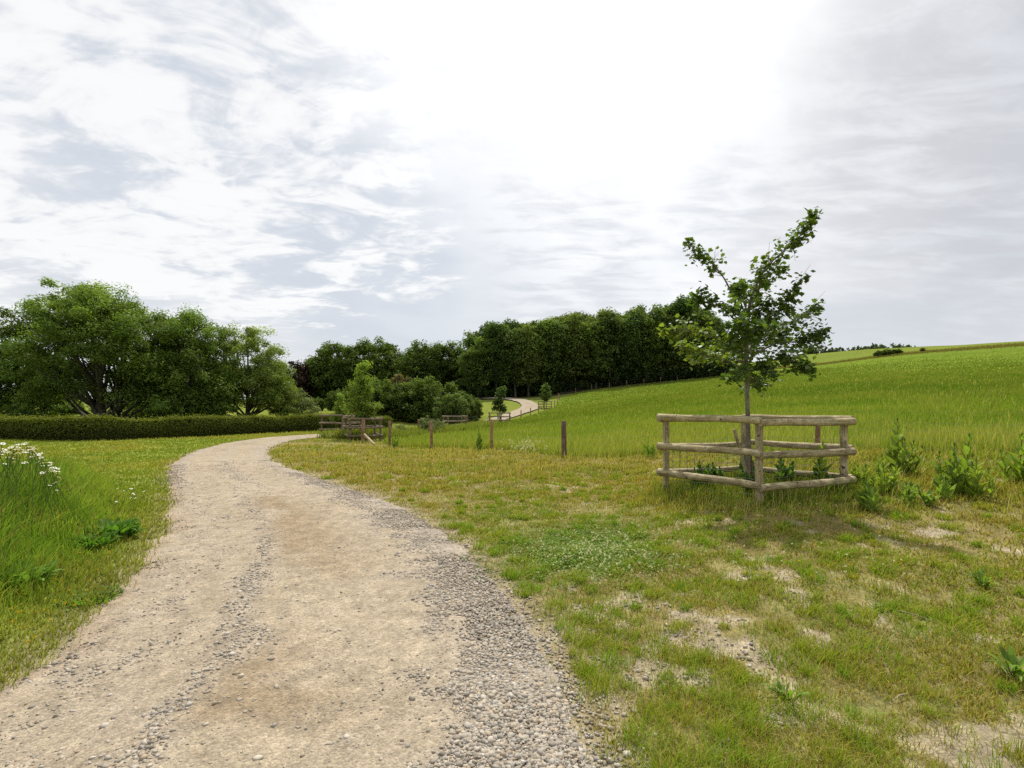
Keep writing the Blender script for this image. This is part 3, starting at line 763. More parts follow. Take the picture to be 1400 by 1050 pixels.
def plant_tree(name, label, cat, meshes, x, y, rz=0.0, sc=1.0, group=None, sz=None, dz=0.0):
    t = thing(name, label, cat, (x, y, height(x, y) - 0.05 + dz), rz, group, (sc, sc, sz or sc))
    link('trunk', meshes[0], t); link('crown', meshes[1], t)
    return t

def build_trees():
    G = lambda a, b: (np.array(a), np.array(b))
    deep = G((0.052, 0.096, 0.020), (0.105, 0.160, 0.034))
    ash = G((0.095, 0.175, 0.032), (0.18, 0.27, 0.058))
    # big spreading tree on the left  (trunk at photo column 140)
    big = tree_meshes('spreading_tree', 1, 11.6, [(-0.4, 0, 6.0, 5.4, 5.2, 3.6), (-3.9, 0, 7.2, 2.7, 3.2, 2.5), (-1.6, 0, 8.9, 3.0, 3.2, 1.9), (1.5, 0, 8.7, 2.6, 3.0, 2.0), (3.4, 0, 6.0, 2.8, 3.4, 2.6), (4.5, -1.0, 3.2, 2.2, 2.4, 1.6), (-4.2, 0.5, 3.4, 2.4, 2.6, 1.9)],
                      340, 290, 0.185, 0.36, ash, 0.62, 50, 0.36, 0.078, 0.62, 0.3, stems=3, aspect=0.42, fork=0.1)
    p = at(140, 587, 38)
    plant_tree('ash_tree', 'largest spreading tree with an open rounded crown and dark forked trunk behind the hedge', 'tree', big, p[0], p[1], 0, 1.04)
    t2 = tree_meshes('broad_tree', 2, 9.6, [(0, 0, 5.0, 3.3, 3.6, 4.2), (-0.4, 0, 7.2, 2.2, 2.4, 2.2), (1.6, -1, 2.8, 2.0, 2.2, 1.8), (-2.2, 0, 3.4, 2.3, 2.6, 2.2)], 250, 270, 0.185, 0.28, G((0.07, 0.138, 0.025), (0.14, 0.215, 0.045)), 0.75, 26, 0.35, 0.09, 0.75, 0.2, stems=2, aspect=0.42)
    p = at(262, 587, 41)
    plant_tree('ash_tree', 'dense round tree between the largest tree and the loose pale one behind the hedge', 'tree', t2, p[0], p[1], 0.4)
    t3 = tree_meshes('loose_tree', 3, 8.8, [(0.2, 0, 5.4, 3.2, 3.2, 3.0), (1.6, 0, 3.6, 2.6, 2.6, 2.0), (-1.0, 0, 7.2, 2.0, 2.0, 1.5), (-1.8, -0.6, 3.0, 1.7, 1.8, 1.8)], 190, 200, 0.18, 0.24, G((0.13, 0.21, 0.045), (0.22, 0.30, 0.08)), 0.78, 26, 0.4, 0.08, 0.7, 0.25, aspect=0.40)
    p = at(338, 585, 44)
    plant_tree('ash_tree', 'loose pale green tree with visible branches at the right end of the hedge trees', 'tree', t3, p[0], p[1], 0.0)
    wil = tree_meshes('grey_shrub', 4, 3.4, [(0, 0, 1.7, 1.6, 1.5, 1.6), (0.6, 0, 1.2, 1.2, 1.2, 1.1)], 90, 70, 0.17, 0.09, G((0.12, 0.17, 0.075), (0.20, 0.25, 0.13)), 0.7, 8, 0.4, 0.10, 0.8, 0.2, stems=2, aspect=0.35)
    p = at(408, 583, 46)
    plant_tree('willow_shrub', 'small silvery green shrub at the foot of the loose pale tree', 'shrub', wil, p[0], p[1])
    p = at(385, 583, 45)
    plant_tree('willow_shrub', 'low green shrub under the right side of the loose pale tree', 'shrub', t3, p[0], p[1], 2.0, 0.52)
    # darker trees at the left edge and behind
    t4 = tree_meshes('dark_tree', 5, 9.0, [(0, 0, 4.6, 4.0, 3.8, 4.0), (-1, 0, 6.5, 2.6, 2.6, 2.2), (1.8, 0, 2.6, 2.6, 2.6, 2.0)], 260, 75, 0.32, 0.3, G((0.042, 0.085, 0.016), (0.085, 0.145, 0.028)), 0.75, 18, 0.33, 0.1, 0.75, 0.1, aspect=0.5)
    for px, Y, s, rz, lab in ((8, 40, 0.80, 0, 'dark green tree at the left end of the hedge, left of the largest tree'), (-110, 42, 0.95, 1, 'dark tree beyond the left edge of the hedge trees'),
                              (70, 54, 0.84, 2, 'dark tree behind the left half of the largest tree'), (205, 55, 0.86, 3, 'dark tree filling the gap behind the largest and the dense round tree'),
                              (300, 58, 0.78, 4.1, 'dark tree behind the dense round tree and the loose pale tree')):
        p = at(px, 585, Y); plant_tree('broadleaf_tree', lab, 'tree', t4, p[0], p[1], rz, s, 'dark trees behind the hedge')
    shr = tree_meshes('under_shrub', 6, 2.6, [(0, 0, 1.2, 1.9, 1.6, 1.3)], 80, 60, 0.2, 0.07, G((0.08, 0.15, 0.03), (0.14, 0.22, 0.05)), 0.7, 6, 0.4, 0.13, 0.8, aspect=0.5)
    for px, Y, s, lab in ((20, 36, 0.8, 'low shrub behind the hedge under the left edge of the dark tree'), (98, 44, 0.9, 'low shrub left of the trunk of the largest tree'), (190, 43, 0.95, 'low shrub right of the trunk of the largest tree'),
                          (236, 38, 0.85, 'low shrub in front of the dense round tree'), (300, 41, 0.9, 'low shrub left of the trunk of the loose pale tree'), (-60, 38, 1.0, 'low shrub behind the hedge beyond the left frame edge')):
        p = at(px, 585, Y); plant_tree('shrub', lab, 'shrub', shr, p[0], p[1], px, s, 'shrubs behind the hedge')
    for px, Y, s, lab in ((583, 35, 0.42, 'grey green weedy bush behind the brown fence posts'), (600, 37, 0.36, 'low weedy bush right of the grey green one behind the fence'), (547, 33, 0.28, 'small weedy bush right of the bright young tree guard')):
        p = at(px, 590, Y); plant_tree('weedy_bush', lab, 'shrub', wil, p[0], p[1], px, s * 1.1)
    # middle distance domes
    dome = tree_meshes('dome_tree', 7, 16, [(0, 0, 8.0, 7.5, 6.5, 7.6), (-4, 0, 6, 5, 5, 5.6), (4, 0, 6.0, 5, 5, 5.4)], 760, 60, 0.50, 0.5, deep, 0.7, 14, 0.26, 0.07, 0.8, 0.0, aspect=0.6)
    for px, Y, s, rz, lab in ((462, 132, 1.04, 0, 'big dark domed tree left of the centre, between the copper tree and the gap'), (512, 136, 1.10, 2.2, 'big dark domed tree left of the gap of sky at the centre'),
                              (440, 142, 0.88, 4, 'domed tree at the left end of the centre group beside the copper tree'), (580, 134, 1.0, 1.1, 'dark domed tree right of the gap of sky'), (612, 138, 1.0, 3.3, 'dark domed tree joining the centre group to the tall wood'),
                              (566, 142, 0.9, 5, 'dark domed tree edge just right of the sky gap, behind its neighbour')):
        p = at(px, 556, Y); plant_tree('domed_tree', lab, 'tree', dome, p[0], p[1], rz, s, 'dark domed trees at the centre')
    cop = tree_meshes('copper_tree', 8, 13, [(0, 0, 7.0, 5.0, 5.0, 6.0)], 160, 38, 0.7, 0.4, G((0.022, 0.014, 0.016), (0.045, 0.026, 0.028)), 0.7, 10, 0.33, 0.1, 0.7, aspect=0.6)
    p = at(406, 556, 128); plant_tree('copper_beech', 'dark purple copper tree seen between the hedge trees and the domed trees', 'tree', cop, p[0], p[1], 0, 0.88)
    p = at(372, 556, 130); plant_tree('copper_beech', 'dark purple copper tree mostly hidden behind the loose pale tree', 'tree', cop, p[0], p[1], 1.0, 0.9)
    lowb = tree_meshes('thicket_bush', 9, 5.6, [(0, 0, 2.7, 2.8, 2.4, 2.9), (1.3, -0.5, 1.8, 2.2, 2.0, 2.0), (-1.4, 0, 2.0, 2.0, 2.0, 2.1)], 220, 80, 0.30, 0.16, G((0.055, 0.10, 0.02), (0.115, 0.175, 0.038)), 0.7, 12, 0.33, 0.1, 0.7, 0.05, stems=3, aspect=0.5)
    hawt = tree_meshes('hawthorn', 10, 5.2, [(0, 0, 3.0, 2.0, 2.0, 2.2)], 110, 55, 0.3, 0.14, G((0.075, 0.085, 0.035), (0.15, 0.125, 0.07)), 0.7, 12, 0.4, 0.1, 0.7, stems=2)
    for px, Y, s, rz, msh, lab, nm in ((528, 58, 0.86, 0, lowb, 'dark bush at the left end of the thicket, behind the bright young tree', 'thicket_bush'), (562, 60, 0.94, 2, lowb, 'dark bush left of the middle of the thicket', 'thicket_bush'),
                                   (596, 58, 1.0, 4, lowb, 'tallest dark bush in the right half of the thicket', 'thicket_bush'), (625, 62, 0.72, 1, lowb, 'lower dark bush at the right end of the thicket', 'thicket_bush'),
                                   (548, 66, 1.05, 1, hawt, 'brownish pink hawthorn rising behind the left of the thicket', 'hawthorn'), (642, 66, 0.62, 2.5, lowb, 'small bush beyond the right end of the thicket beside the far track', 'thicket_bush'),
                                   (520, 72, 0.95, 5, lowb, 'green bush between the bright young tree and the domed trees', 'thicket_bush'), (462, 84, 0.66, 3, lowb, 'low round bush below the left domed tree', 'thicket_bush'), (490, 80, 0.85, 5.4, lowb, 'bush below the domed trees behind the bright young tree', 'thicket_bush')):
        p = at(px, 574, Y); plant_tree(nm, lab, 'bush', msh, p[0], p[1], rz, s)
    p = at(434, 562, 84)
    plant_tree('thicket_bush', 'long low clipped bush on the pale meadow left of the young trees', 'bush', lowb, p[0], p[1], 3.0, 0.42)
    eld = tree_meshes('elder', 11, 3.6, [(0, 0, 1.9, 1.8, 1.5, 1.7)], 100, 55, 0.22, 0.09, G((0.07, 0.125, 0.025), (0.12, 0.18, 0.05)), 0.7, 8, 0.35, 0.11, 0.7, aspect=0.5)
    p = at(616, 576, 53); e = plant_tree('elder_bush', 'paler elder bush with creamy flowers in front of the right end of the thicket', 'bush', eld, p[0], p[1])
    rng = np.random.default_rng(3); P = np.array([0, 0, 1.9]) + rand_unit(60, rng) * np.array([1.85, 1.55, 1.75]); P = np.repeat(P, 14, 0) + rng.standard_normal((840, 3)) * np.array([0.07, 0.07, 0.02])
    V, Fc, K = leaf_cards(P, 0.06, rng, np.tile([[0, 0, 1.0]], (840, 1)), 0.9)
    link('blossom', mk_mesh('elder_blossom', V, [Fc], M_petal, np.full((len(V), 3), 0.62) * np.array([1, 0.96, 0.78])), e)
    # the wood
    wood = []
    for k in range(5):
        r_ = random.Random(40 + k); Hh = 17.5 + r_.uniform(-1, 1)
        bl = [(0, 0, Hh * 0.60, 3.4 + r_.uniform(-.5, .9), 3.6, Hh * 0.36), (r_.uniform(-1, 1), 0, Hh * 0.85, 2.2 + r_.uniform(0, 1.2), 2.6, Hh * 0.14), (r_.uniform(-1.6, 1.6), -1.0, Hh * 0.30, 2.6, 2.6, Hh * 0.13), (r_.uniform(-2.2, 2.2), -1.2, Hh * 0.5, 2.4, 2.0, Hh * 0.12)]
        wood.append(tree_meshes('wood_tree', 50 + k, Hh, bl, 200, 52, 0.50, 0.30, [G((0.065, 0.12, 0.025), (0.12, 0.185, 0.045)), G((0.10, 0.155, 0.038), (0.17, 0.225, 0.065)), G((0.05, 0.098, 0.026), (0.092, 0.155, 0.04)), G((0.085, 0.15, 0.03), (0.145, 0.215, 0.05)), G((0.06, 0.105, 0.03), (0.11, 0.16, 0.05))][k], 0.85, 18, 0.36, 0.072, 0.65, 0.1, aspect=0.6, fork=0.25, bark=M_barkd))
    # photo column -> skyline row of the wood
    sky_x = [625, 645, 665, 700, 740, 780, 820, 860, 900, 915, 940, 965, 985]; sky_y = [474, 462, 446, 440, 434, 427, 424, 421, 423, 414, 413, 424, 440]
    rr = random.Random(8); first = True
    rows = [(0, 118), (1, 123), (2, 129)]
    WG = 'trees of the long dark wood'
    for row, Y0 in rows:
        px = 640 + row * 7
        while px < 985:
            Y = Y0 + rr.uniform(-1.3, 1.3) + (px - 640) * 0.012; p = at(px + rr.uniform(-4, 4), 500, Y)
            zb = height(p[0], p[1]); want = EYE + (HOR - np.interp(px, sky_x, sky_y) + rr.uniform(-7, 12)) / F_PX * Y
            k = rr.randrange(5); me = wood[k]; sc = (want - zb) / 17.6; sc *= (1.0 if row else 1.0) * rr.uniform(0.93, 1.01)
            sz_ = 1.0
            if px < 668: lab = 'tall tree at the left end of the long wood, above the far track'
            elif 897 < px < 950: lab = 'tallest pale-topped tree near the right end of the long wood, behind the staked sapling'
            else: lab = 'tall dark tree standing in the long wood along the top of the hay field'
            plant_tree('wood_tree', lab, 'tree', me, p[0], p[1], rr.uniform(0, 6.28), min(sc, 1.15), WG, sz=sc)
            px += rr.uniform(11, 19) if row == 0 else rr.uniform(16, 27)
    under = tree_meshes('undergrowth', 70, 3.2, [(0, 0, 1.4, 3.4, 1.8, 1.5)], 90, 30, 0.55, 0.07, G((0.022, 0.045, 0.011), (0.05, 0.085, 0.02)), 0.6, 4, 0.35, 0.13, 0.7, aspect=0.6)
    px = 628
    while px < 990:
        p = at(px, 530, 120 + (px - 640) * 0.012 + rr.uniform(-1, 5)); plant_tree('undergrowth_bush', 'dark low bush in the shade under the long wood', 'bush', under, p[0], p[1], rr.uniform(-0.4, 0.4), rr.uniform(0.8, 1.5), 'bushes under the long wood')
        px += rr.uniform(13, 22)
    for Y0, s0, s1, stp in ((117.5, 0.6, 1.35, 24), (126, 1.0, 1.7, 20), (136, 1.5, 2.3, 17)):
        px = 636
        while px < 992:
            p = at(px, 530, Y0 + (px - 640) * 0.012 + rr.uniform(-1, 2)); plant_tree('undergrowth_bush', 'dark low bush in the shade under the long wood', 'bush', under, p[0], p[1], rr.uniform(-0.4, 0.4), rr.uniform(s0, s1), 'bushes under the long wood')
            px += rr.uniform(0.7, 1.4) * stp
    # distant tree row on the ridge
    far = [tree_meshes('far_tree', 80 + k, 11, [(0, 0, 6, 5.2, 5, 4.6), (1.5, 0, 4, 4, 4, 3.5)], 60, 22, 1.3, 0.4, G((0.05, 0.085, 0.045), (0.085, 0.12, 0.06)), 0.7, 6, 0.3, 0.13, 0.7, aspect=0.7) for k in range(3)]
    tops = [(1096, 474), (1106, 472), (1117, 473), (1128, 474), (1139, 474), (1150, 474.5), (1161, 475.5), (1172, 472.5), (1181, 473.5), (1192, 470), (1199, 469.5), (1207, 471), (1222, 469.5), (1229, 470), (1240, 471.5), (1250, 473.5)]
    for i, (px, py) in enumerate(tops):
        Y = 452 + (i * 37 % 17); p = at(px, 480, Y); zb = height(p[0], p[1]); want = EYE + (HOR - py) / F_PX * Y
        s = max(0.5, (want - zb) / 11.0)
        plant_tree('ridge_tree', 'small distant tree in the row on the far ridge right of the sapling', 'tree', far[i % 3], p[0], p[1], i, 0.85 if px < 1180 or px > 1245 else 1.0, 'distant trees on the ridge', sz=s)
    # bushes on the slope
    for px, Y, sx, s, lab in ((1204, 143, 1.0, 0.36, 'left half of the dark bush clump on the far slope'), (1216, 142, 1.0, 0.38, 'middle of the dark bush clump on the far slope'), (1226, 142, 0.9, 0.34, 'right end of the dark bush clump on the far slope'), (1262, 139, 0.6, 0.26, 'small brownish bush right of the dark clump on the far slope')):
        p = at(px, 488, Y); t = plant_tree('slope_bush', lab, 'bush', hawt if px > 1250 else lowb, p[0], p[1], px, 0.62 * sx, 'bushes on the far slope', sz=s)

# ------------------------------------------------------------------ hedge
def build_hedge():
    rng = np.random.default_rng(21)
    P = catmull([(-48, 29), (-36, 28.3), (-27.5, 27.2), (-21.5, 25.4), (-18.6, 27.6), (-16.2, 32.3), (-13.8, 37.2), (-11.9, 42), (-11.2, 46)], 30)
    d = np.concatenate([[0], np.cumsum(np.linalg.norm(np.diff(P, axis=0), axis=1))]); s = np.arange(0, d[-1], 0.25)
    P = np.stack([np.interp(s, d, P[:, k]) for k in range(2)], -1)
    T = np.gradient(P, axis=0); T /= np.linalg.norm(T, axis=1)[:, None]; Nn = np.stack([T[:, 1], -T[:, 0]], -1)
    prof = np.array([(-0.48, -0.05), (-0.52, 0.5), (-0.46, 0.92), (-0.25, 1.02), (0.25, 1.02), (0.46, 0.92), (0.52, 0.5), (0.48, -0.05)])
    m = len(prof); z0 = height(P[:, 0], P[:, 1])
    hh = 0.99 + 0.30 * (fbm(s * 0.45, s * 0, 3, 4) - 0.5)
    V = np.empty((len(s), m, 3))
    for j, (u, v) in enumerate(prof):
        V[:, j, 0] = P[:, 0] + Nn[:, 0] * u * 0.9; V[:, j, 1] = P[:, 1] + Nn[:, 1] * u * 0.9; V[:, j, 2] = z0 + v * hh * 0.93
    i = np.arange(len(s) - 1)[:, None] * m; j = np.arange(m - 1)[None]
    F = np.stack([i + j, i + j + 1, i + m + j + 1, i + m + j], -1).reshape(-1, 4)
    n = 120000; k = rng.integers(0, len(s) - 1, n); f = rng.random(n)
    k = np.where((rng.random(n) < 0.25), rng.integers(int(len(s) * 0.25), len(s) - 1, n), k)
    base = P[k] + (P[k + 1] - P[k]) * f[:, None]; nn_ = Nn[k]; zz = z0[k]; hk = hh[k]
    L = rng.random(n) * (m - 1); li = L.astype(int); lf = L - li
    w_ = prof[li] * (1 - lf[:, None]) + prof[li + 1] * lf[:, None]
    bulge = (1 + 0.30 * (fbm(k * 0.25, w_[:, 1] * 3, 4, 3) - 0.5))
    pos = np.stack([base[:, 0] + nn_[:, 0] * w_[:, 0] * bulge, base[:, 1] + nn_[:, 1] * w_[:, 0] * bulge, zz + w_[:, 1] * hk * bulge], -1)
    pos += rng.standard_normal((n, 3)) * 0.035
    topy = w_[:, 1] > 0.9; pos[:, 2] += np.where(topy, np.abs(rng.standard_normal(n)) * 0.06, 0)
    shoot = topy & (rng.random(n) < 0.10); pos[:, 2] += np.where(shoot, rng.random(n) ** 2 * 0.22, 0)
    nr = np.stack([nn_[:, 0] * np.sign(w_[:, 0]) * (~topy), nn_[:, 1] * np.sign(w_[:, 0]) * (~topy), np.where(topy, 1.0, 0.3)], -1) + 0.8 * rand_unit(n, rng); nr /= np.linalg.norm(nr, axis=1)[:, None]
    LV, LF, K = leaf_cards(pos, 0.10 * rng.uniform(0.6, 1.3, n), rng, nr, 0.55)
    C = lerp(np.array([0.062, 0.085, 0.016]), np.array([0.105, 0.125, 0.028]), rng.random((n, 1)))
    C *= (0.6 + 0.6 * sstep(0.1, 1.0, w_[:, 1]))[:, None] * rng.uniform(0.7, 1.25, (n, 1))  # shade on the hedge sides painted in, darker towards the foot
    C = np.where(topy[:, None], C * np.array([1.12, 1.08, 1.0]), C)  # lit top painted lighter
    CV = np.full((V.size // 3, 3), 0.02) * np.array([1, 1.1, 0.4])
    o = thing('clipped_hedge', 'long low clipped dark green hedge curving along the far side of the lawn', 'hedge')
    link('hedge_core', mk_mesh('hedge_core', V.reshape(-1, 3), [F], M_hedge, CV), o)  # dark filler shell inside the leaves, added to block the view through
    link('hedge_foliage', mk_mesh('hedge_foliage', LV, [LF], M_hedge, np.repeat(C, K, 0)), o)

# ------------------------------------------------------------------ tree guards, fences
def guard(name, label, corners, zt, rail_z, rail_r, post_r, group=None, netting=True, seed=0, post_h=None, ext=0.09, mat=None, hero=False):
    """corners: near, right, back, left in world xy; rails on the outside of posts"""
    rng = np.random.default_rng(seed)
    cxy = np.mean(corners, axis=0); z0 = height(float(cxy[0]), float(cxy[1]))
    t = thing(name, label, 'tree guard', (cxy[0], cxy[1], z0), 0, group)
    L = [np.array(c) - cxy for c in corners]
    for k, c in enumerate(L):
        zg = height(float(corners[k][0]), float(corners[k][1])) - z0
        mb = MB(); P = np.array([[c[0] + rng.normal(0, .004), c[1], z] for z in np.linspace(zg - 0.4, zt - 0.02, 8)])
        mb.tube(P, post_r * (1 + 0.03 * rng.standard_normal(8)), 12, jitter=0.015, rng=rng)
        link('post', mb.mesh('guard_post', mat or M_rail, True), t)
    for k in range(4):
        a, b = L[k], L[(k + 1) % 4]; dirv = (b - a) / np.linalg.norm(b - a); out = np.array([dirv[1], -dirv[0]])
        if np.dot(out, (a + b) / 2) < 0: out = -out
        offv = out * (post_r + rail_r * 0.72)
        for q, rz in enumerate(rail_z):
            e0 = ext; e1 = ext
            if hero and q == 0: rz2 = rz
            p0 = a - dirv * e0 + offv; p1 = b + dirv * e1 + offv
            mb = MB(); f = np.linspace(0, 1, 12)
            dz = rng.normal(0, 0.012); dz1 = rng.normal(0, 0.012)
            zz = rz + (0.012 if k % 2 else -0.012) + lerp(dz, dz1, f) + 0.006 * np.sin(f * 7 + k)
            P = np.stack([lerp(p0[0], p1[0], f), lerp(p0[1], p1[1], f), zz], -1)
            mb.tube(P, rail_r * lerp(1.08, 0.93, f if k % 2 else 1 - f) * (1 + 0.015 * rng.standard_normal(12)), 14, jitter=0.012, rng=rng, c=rng.uniform(0.88, 1.1))
            rl = link('rail', mb.mesh('guard_rail', mat or M_rail, True), t)
            if hero:
                for c0 in (a, b):
                    nb = MB(); hp = np.array([c0[0] + offv[0], c0[1] + offv[1], rz + 0.008]); o3 = np.array([out[0], out[1], 0.0])
                    nb.tube([hp + o3 * (rail_r * 0.9), hp + o3 * (rail_r + 0.004)], 0.007, 8)
                    link('nail', nb.mesh('rail_nail', M_wire), rl)
        if netting:
            mb = MB(); inn = -out * (post_r * 0.0 + 0.02)
            g = lambda f: a + (b - a) * f + offv * 0.55
            zgl = [height(float(corners[k][0]), float(corners[k][1])) - z0, height(float(corners[(k + 1) % 4][0]), float(corners[(k + 1) % 4][1])) - z0]
            for v in np.linspace(0.04, 0.78, 8):
                f = np.linspace(0, 1, 9); xy = np.array([g(q) for q in f])
                mb.tube(np.column_stack([xy, lerp(zgl[0], zgl[1], f) + v + 0.008 * np.sin(f * 20 + k)]), 0.0019, 4, cap=False)
            for f in np.linspace(0.02, 0.98, 12):
                xy = g(f); zg = lerp(zgl[0], zgl[1], f)
                mb.tube([[xy[0], xy[1], zg + 0.0], [xy[0] + 0.004, xy[1], zg + 0.4], [xy[0], xy[1], zg + 0.78]], 0.0018, 4, cap=False)
            link('wire_netting', mb.mesh('wire_netting', M_wire), t)
    return t

def build_guards():
    near = np.array([3.38, 7.0]); left = np.array([2.52, 8.38]); right = np.array([4.94, 7.62]); back = left + right - near
    zc = height(float((near + back)[0] / 2), float((near + back)[1] / 2))
    guard('tree_guard', 'large weathered square rail guard around the sapling in the foreground', [near, right, back, left], 1.46 - zc, [1.43 - zc, 0.975 - zc, 0.54 - zc], 0.052, 0.052, seed=4, ext=0.075, hero=True)
    def sq(cx, cy, s, rot):
        return [np.array([cx + s * cos(rot + k * pi / 2), cy + s * sin(rot + k * pi / 2)]) for k in range(4)]
    G2 = 'small tree guards along the track'
    hts = (1.2, [1.17, 0.72, 0.28])
    for px, Y, s, rot, lab, sd in ((496, 27.5, 1.1, -1.9, 'rail guard around the bright green young tree beside the track', 1), (467, 33, 1.2, -1.2, 'rail guard behind and left of the bright green young tree', 2),
                                   (683, 62, 1.25, -1.7, 'small dark rail guard around the young tree beside the far track', 3), (745, 90, 1.15, -1.4, 'tiny rail guard around the young tree at the top of the far track', 5),
                                   (622, 50, 1.3, -2.0, 'rail guard standing in long grass before the right end of the thicket', 6)):
        x = (px - 700) / 700 * Y
        guard('tree_guard', lab, sq(x, Y, s, rot), *hts, 0.055, 0.06, G2, False, sd, mat=M_rail2)

def build_fences():
    rng = np.random.default_rng(9)
    def post(t, x, y, h, r, mat, c=1.0, lx=0.0, ly=0.0):
        z = height(x, y); mb = MB(); zz = np.array([z - 0.4, z, z + h * .5, z + h - 0.012, z + h])
        rr = r * np.array([1.03, 1.02, 1.0, 0.99, 0.86])
        mb.tube(np.stack([x + lx * (zz - z) - t.location.x, y + ly * (zz - z) - t.location.y, zz - t.location.z], -1), rr, 12, jitter=0.015, rng=rng, c=c)
        link('post', mb.mesh('fence_post', mat, True), t)
    t = thing('wire_fence', 'brown post and wire fence between the short verge and the hay field', 'fence', (1.63, 16, height(1.63, 16.0)))
    pts = [(14.0, 8.2, 1.15, .055, M_post, 1.0), (7.42, 12.45, 0.86, .055, M_post, 0.72), (1.63, 16.0, 1.16, .08, M_postd, 1.0), (-0.8, 20, 1.17, .055, M_post, 1.15), (-3.42, 21.8, 1.18, .06, M_post, 0.95), (-5.35, 22.4, 1.16, .06, M_post, 0.8)]
    for x, y, h, r, m, c in pts: post(t, x, y, h, r, m, c, rng.normal(0, .012), rng.normal(0, .012))
    mb = MB()
    for hgt in (0.25, 0.45, 0.62, 0.80, 1.05):
        for a, b in zip(pts[:-1], pts[1:]):
            f = np.linspace(0, 1, 7); x = lerp(a[0], b[0], f); y = lerp(a[1], b[1], f) - 0.06
            z = lerp(height(a[0], a[1]), height(b[0], b[1]), f) + hgt - 0.03 * np.sin(f * pi)
            mb.tube(np.stack([x - t.location.x, y - t.location.y, z - t.location.z], -1), 0.0011, 4, cap=False)
    link('wire', mb.mesh('fence_wire', M_wire), t)
    t = thing('wire_fence', 'thin post and wire fence following the far track up to the wood', 'fence', (-6.75, 37, height(-6.75, 37.0)))
    f2 = [(-6.75, 37), (-4.55, 50), (-2.5, 58), (-0.3, 63.5), (1.2, 68), (2.6, 72), (4.0, 77), (5.2, 82), (7.6, 91), (8.6, 97), (9.5, 103)]
    for x, y in f2: post(t, x, y, 1.15, 0.065, M_post, 0.9)
    mb = MB()
    for hgt in (0.5, 0.8, 1.05):
        for a, b in zip(f2[:-1], f2[1:]):
            mb.tube([[a[0] - t.location.x, a[1] - t.location.y, height(*map(float, a)) + hgt - t.location.z], [b[0] - t.location.x, b[1] - t.location.y, height(*map(float, b)) + hgt - t.location.z]], 0.003, 4, cap=False)
    link('wire', mb.mesh('fence_wire', M_wire), t)
    t = thing('wire_fence', 'thin pale post and wire fence along the foot of the long wood', 'fence', (14, 112, height(14.0, 112.0)))
    f3 = [(9.5 + k * 4.1, 105 + 7 * min(1, k / 2) + k * 0.9) for k in range(11)]
    for x, y in f3: post(t, x, y, 1.2, 0.055, M_post, 0.9)
    mb = MB()
    for hgt in (0.6, 1.1):
        for a, b in zip(f3[:-1], f3[1:]):
            mb.tube([[a[0] - t.location.x, a[1] - t.location.y, height(*map(float, a)) + hgt - t.location.z], [b[0] - t.location.x, b[1] - t.location.y, height(*map(float, b)) + hgt - t.location.z]], 0.004, 4, cap=False)
    link('wire', mb.mesh('fence_wire', M_wire), t)
    # plank leaning at the young tree's guard
    mb = MB(); x, y = -5.35 - 1.9, 24.2
    p0 = at(512, 608, 23.4); p1 = at(498, 594, 24.2); mb.tube(np.array([p0, (p0 + p1) / 2, p1]), 0.06, 6, rng=rng)
    tag(link('prop_plank', mb.mesh('prop_plank', M_rail, False)), 'pale slanting prop propped against the short post near the bright young tree', 'plank')
    t = thing('short_post', 'thick brown post just in front of the bright young tree guard', 'post', (-7.15, 24.6, height(-7.15, 24.6)))
    post(t, -7.15, 24.6, 1.12, 0.09, M_post, 0.8)

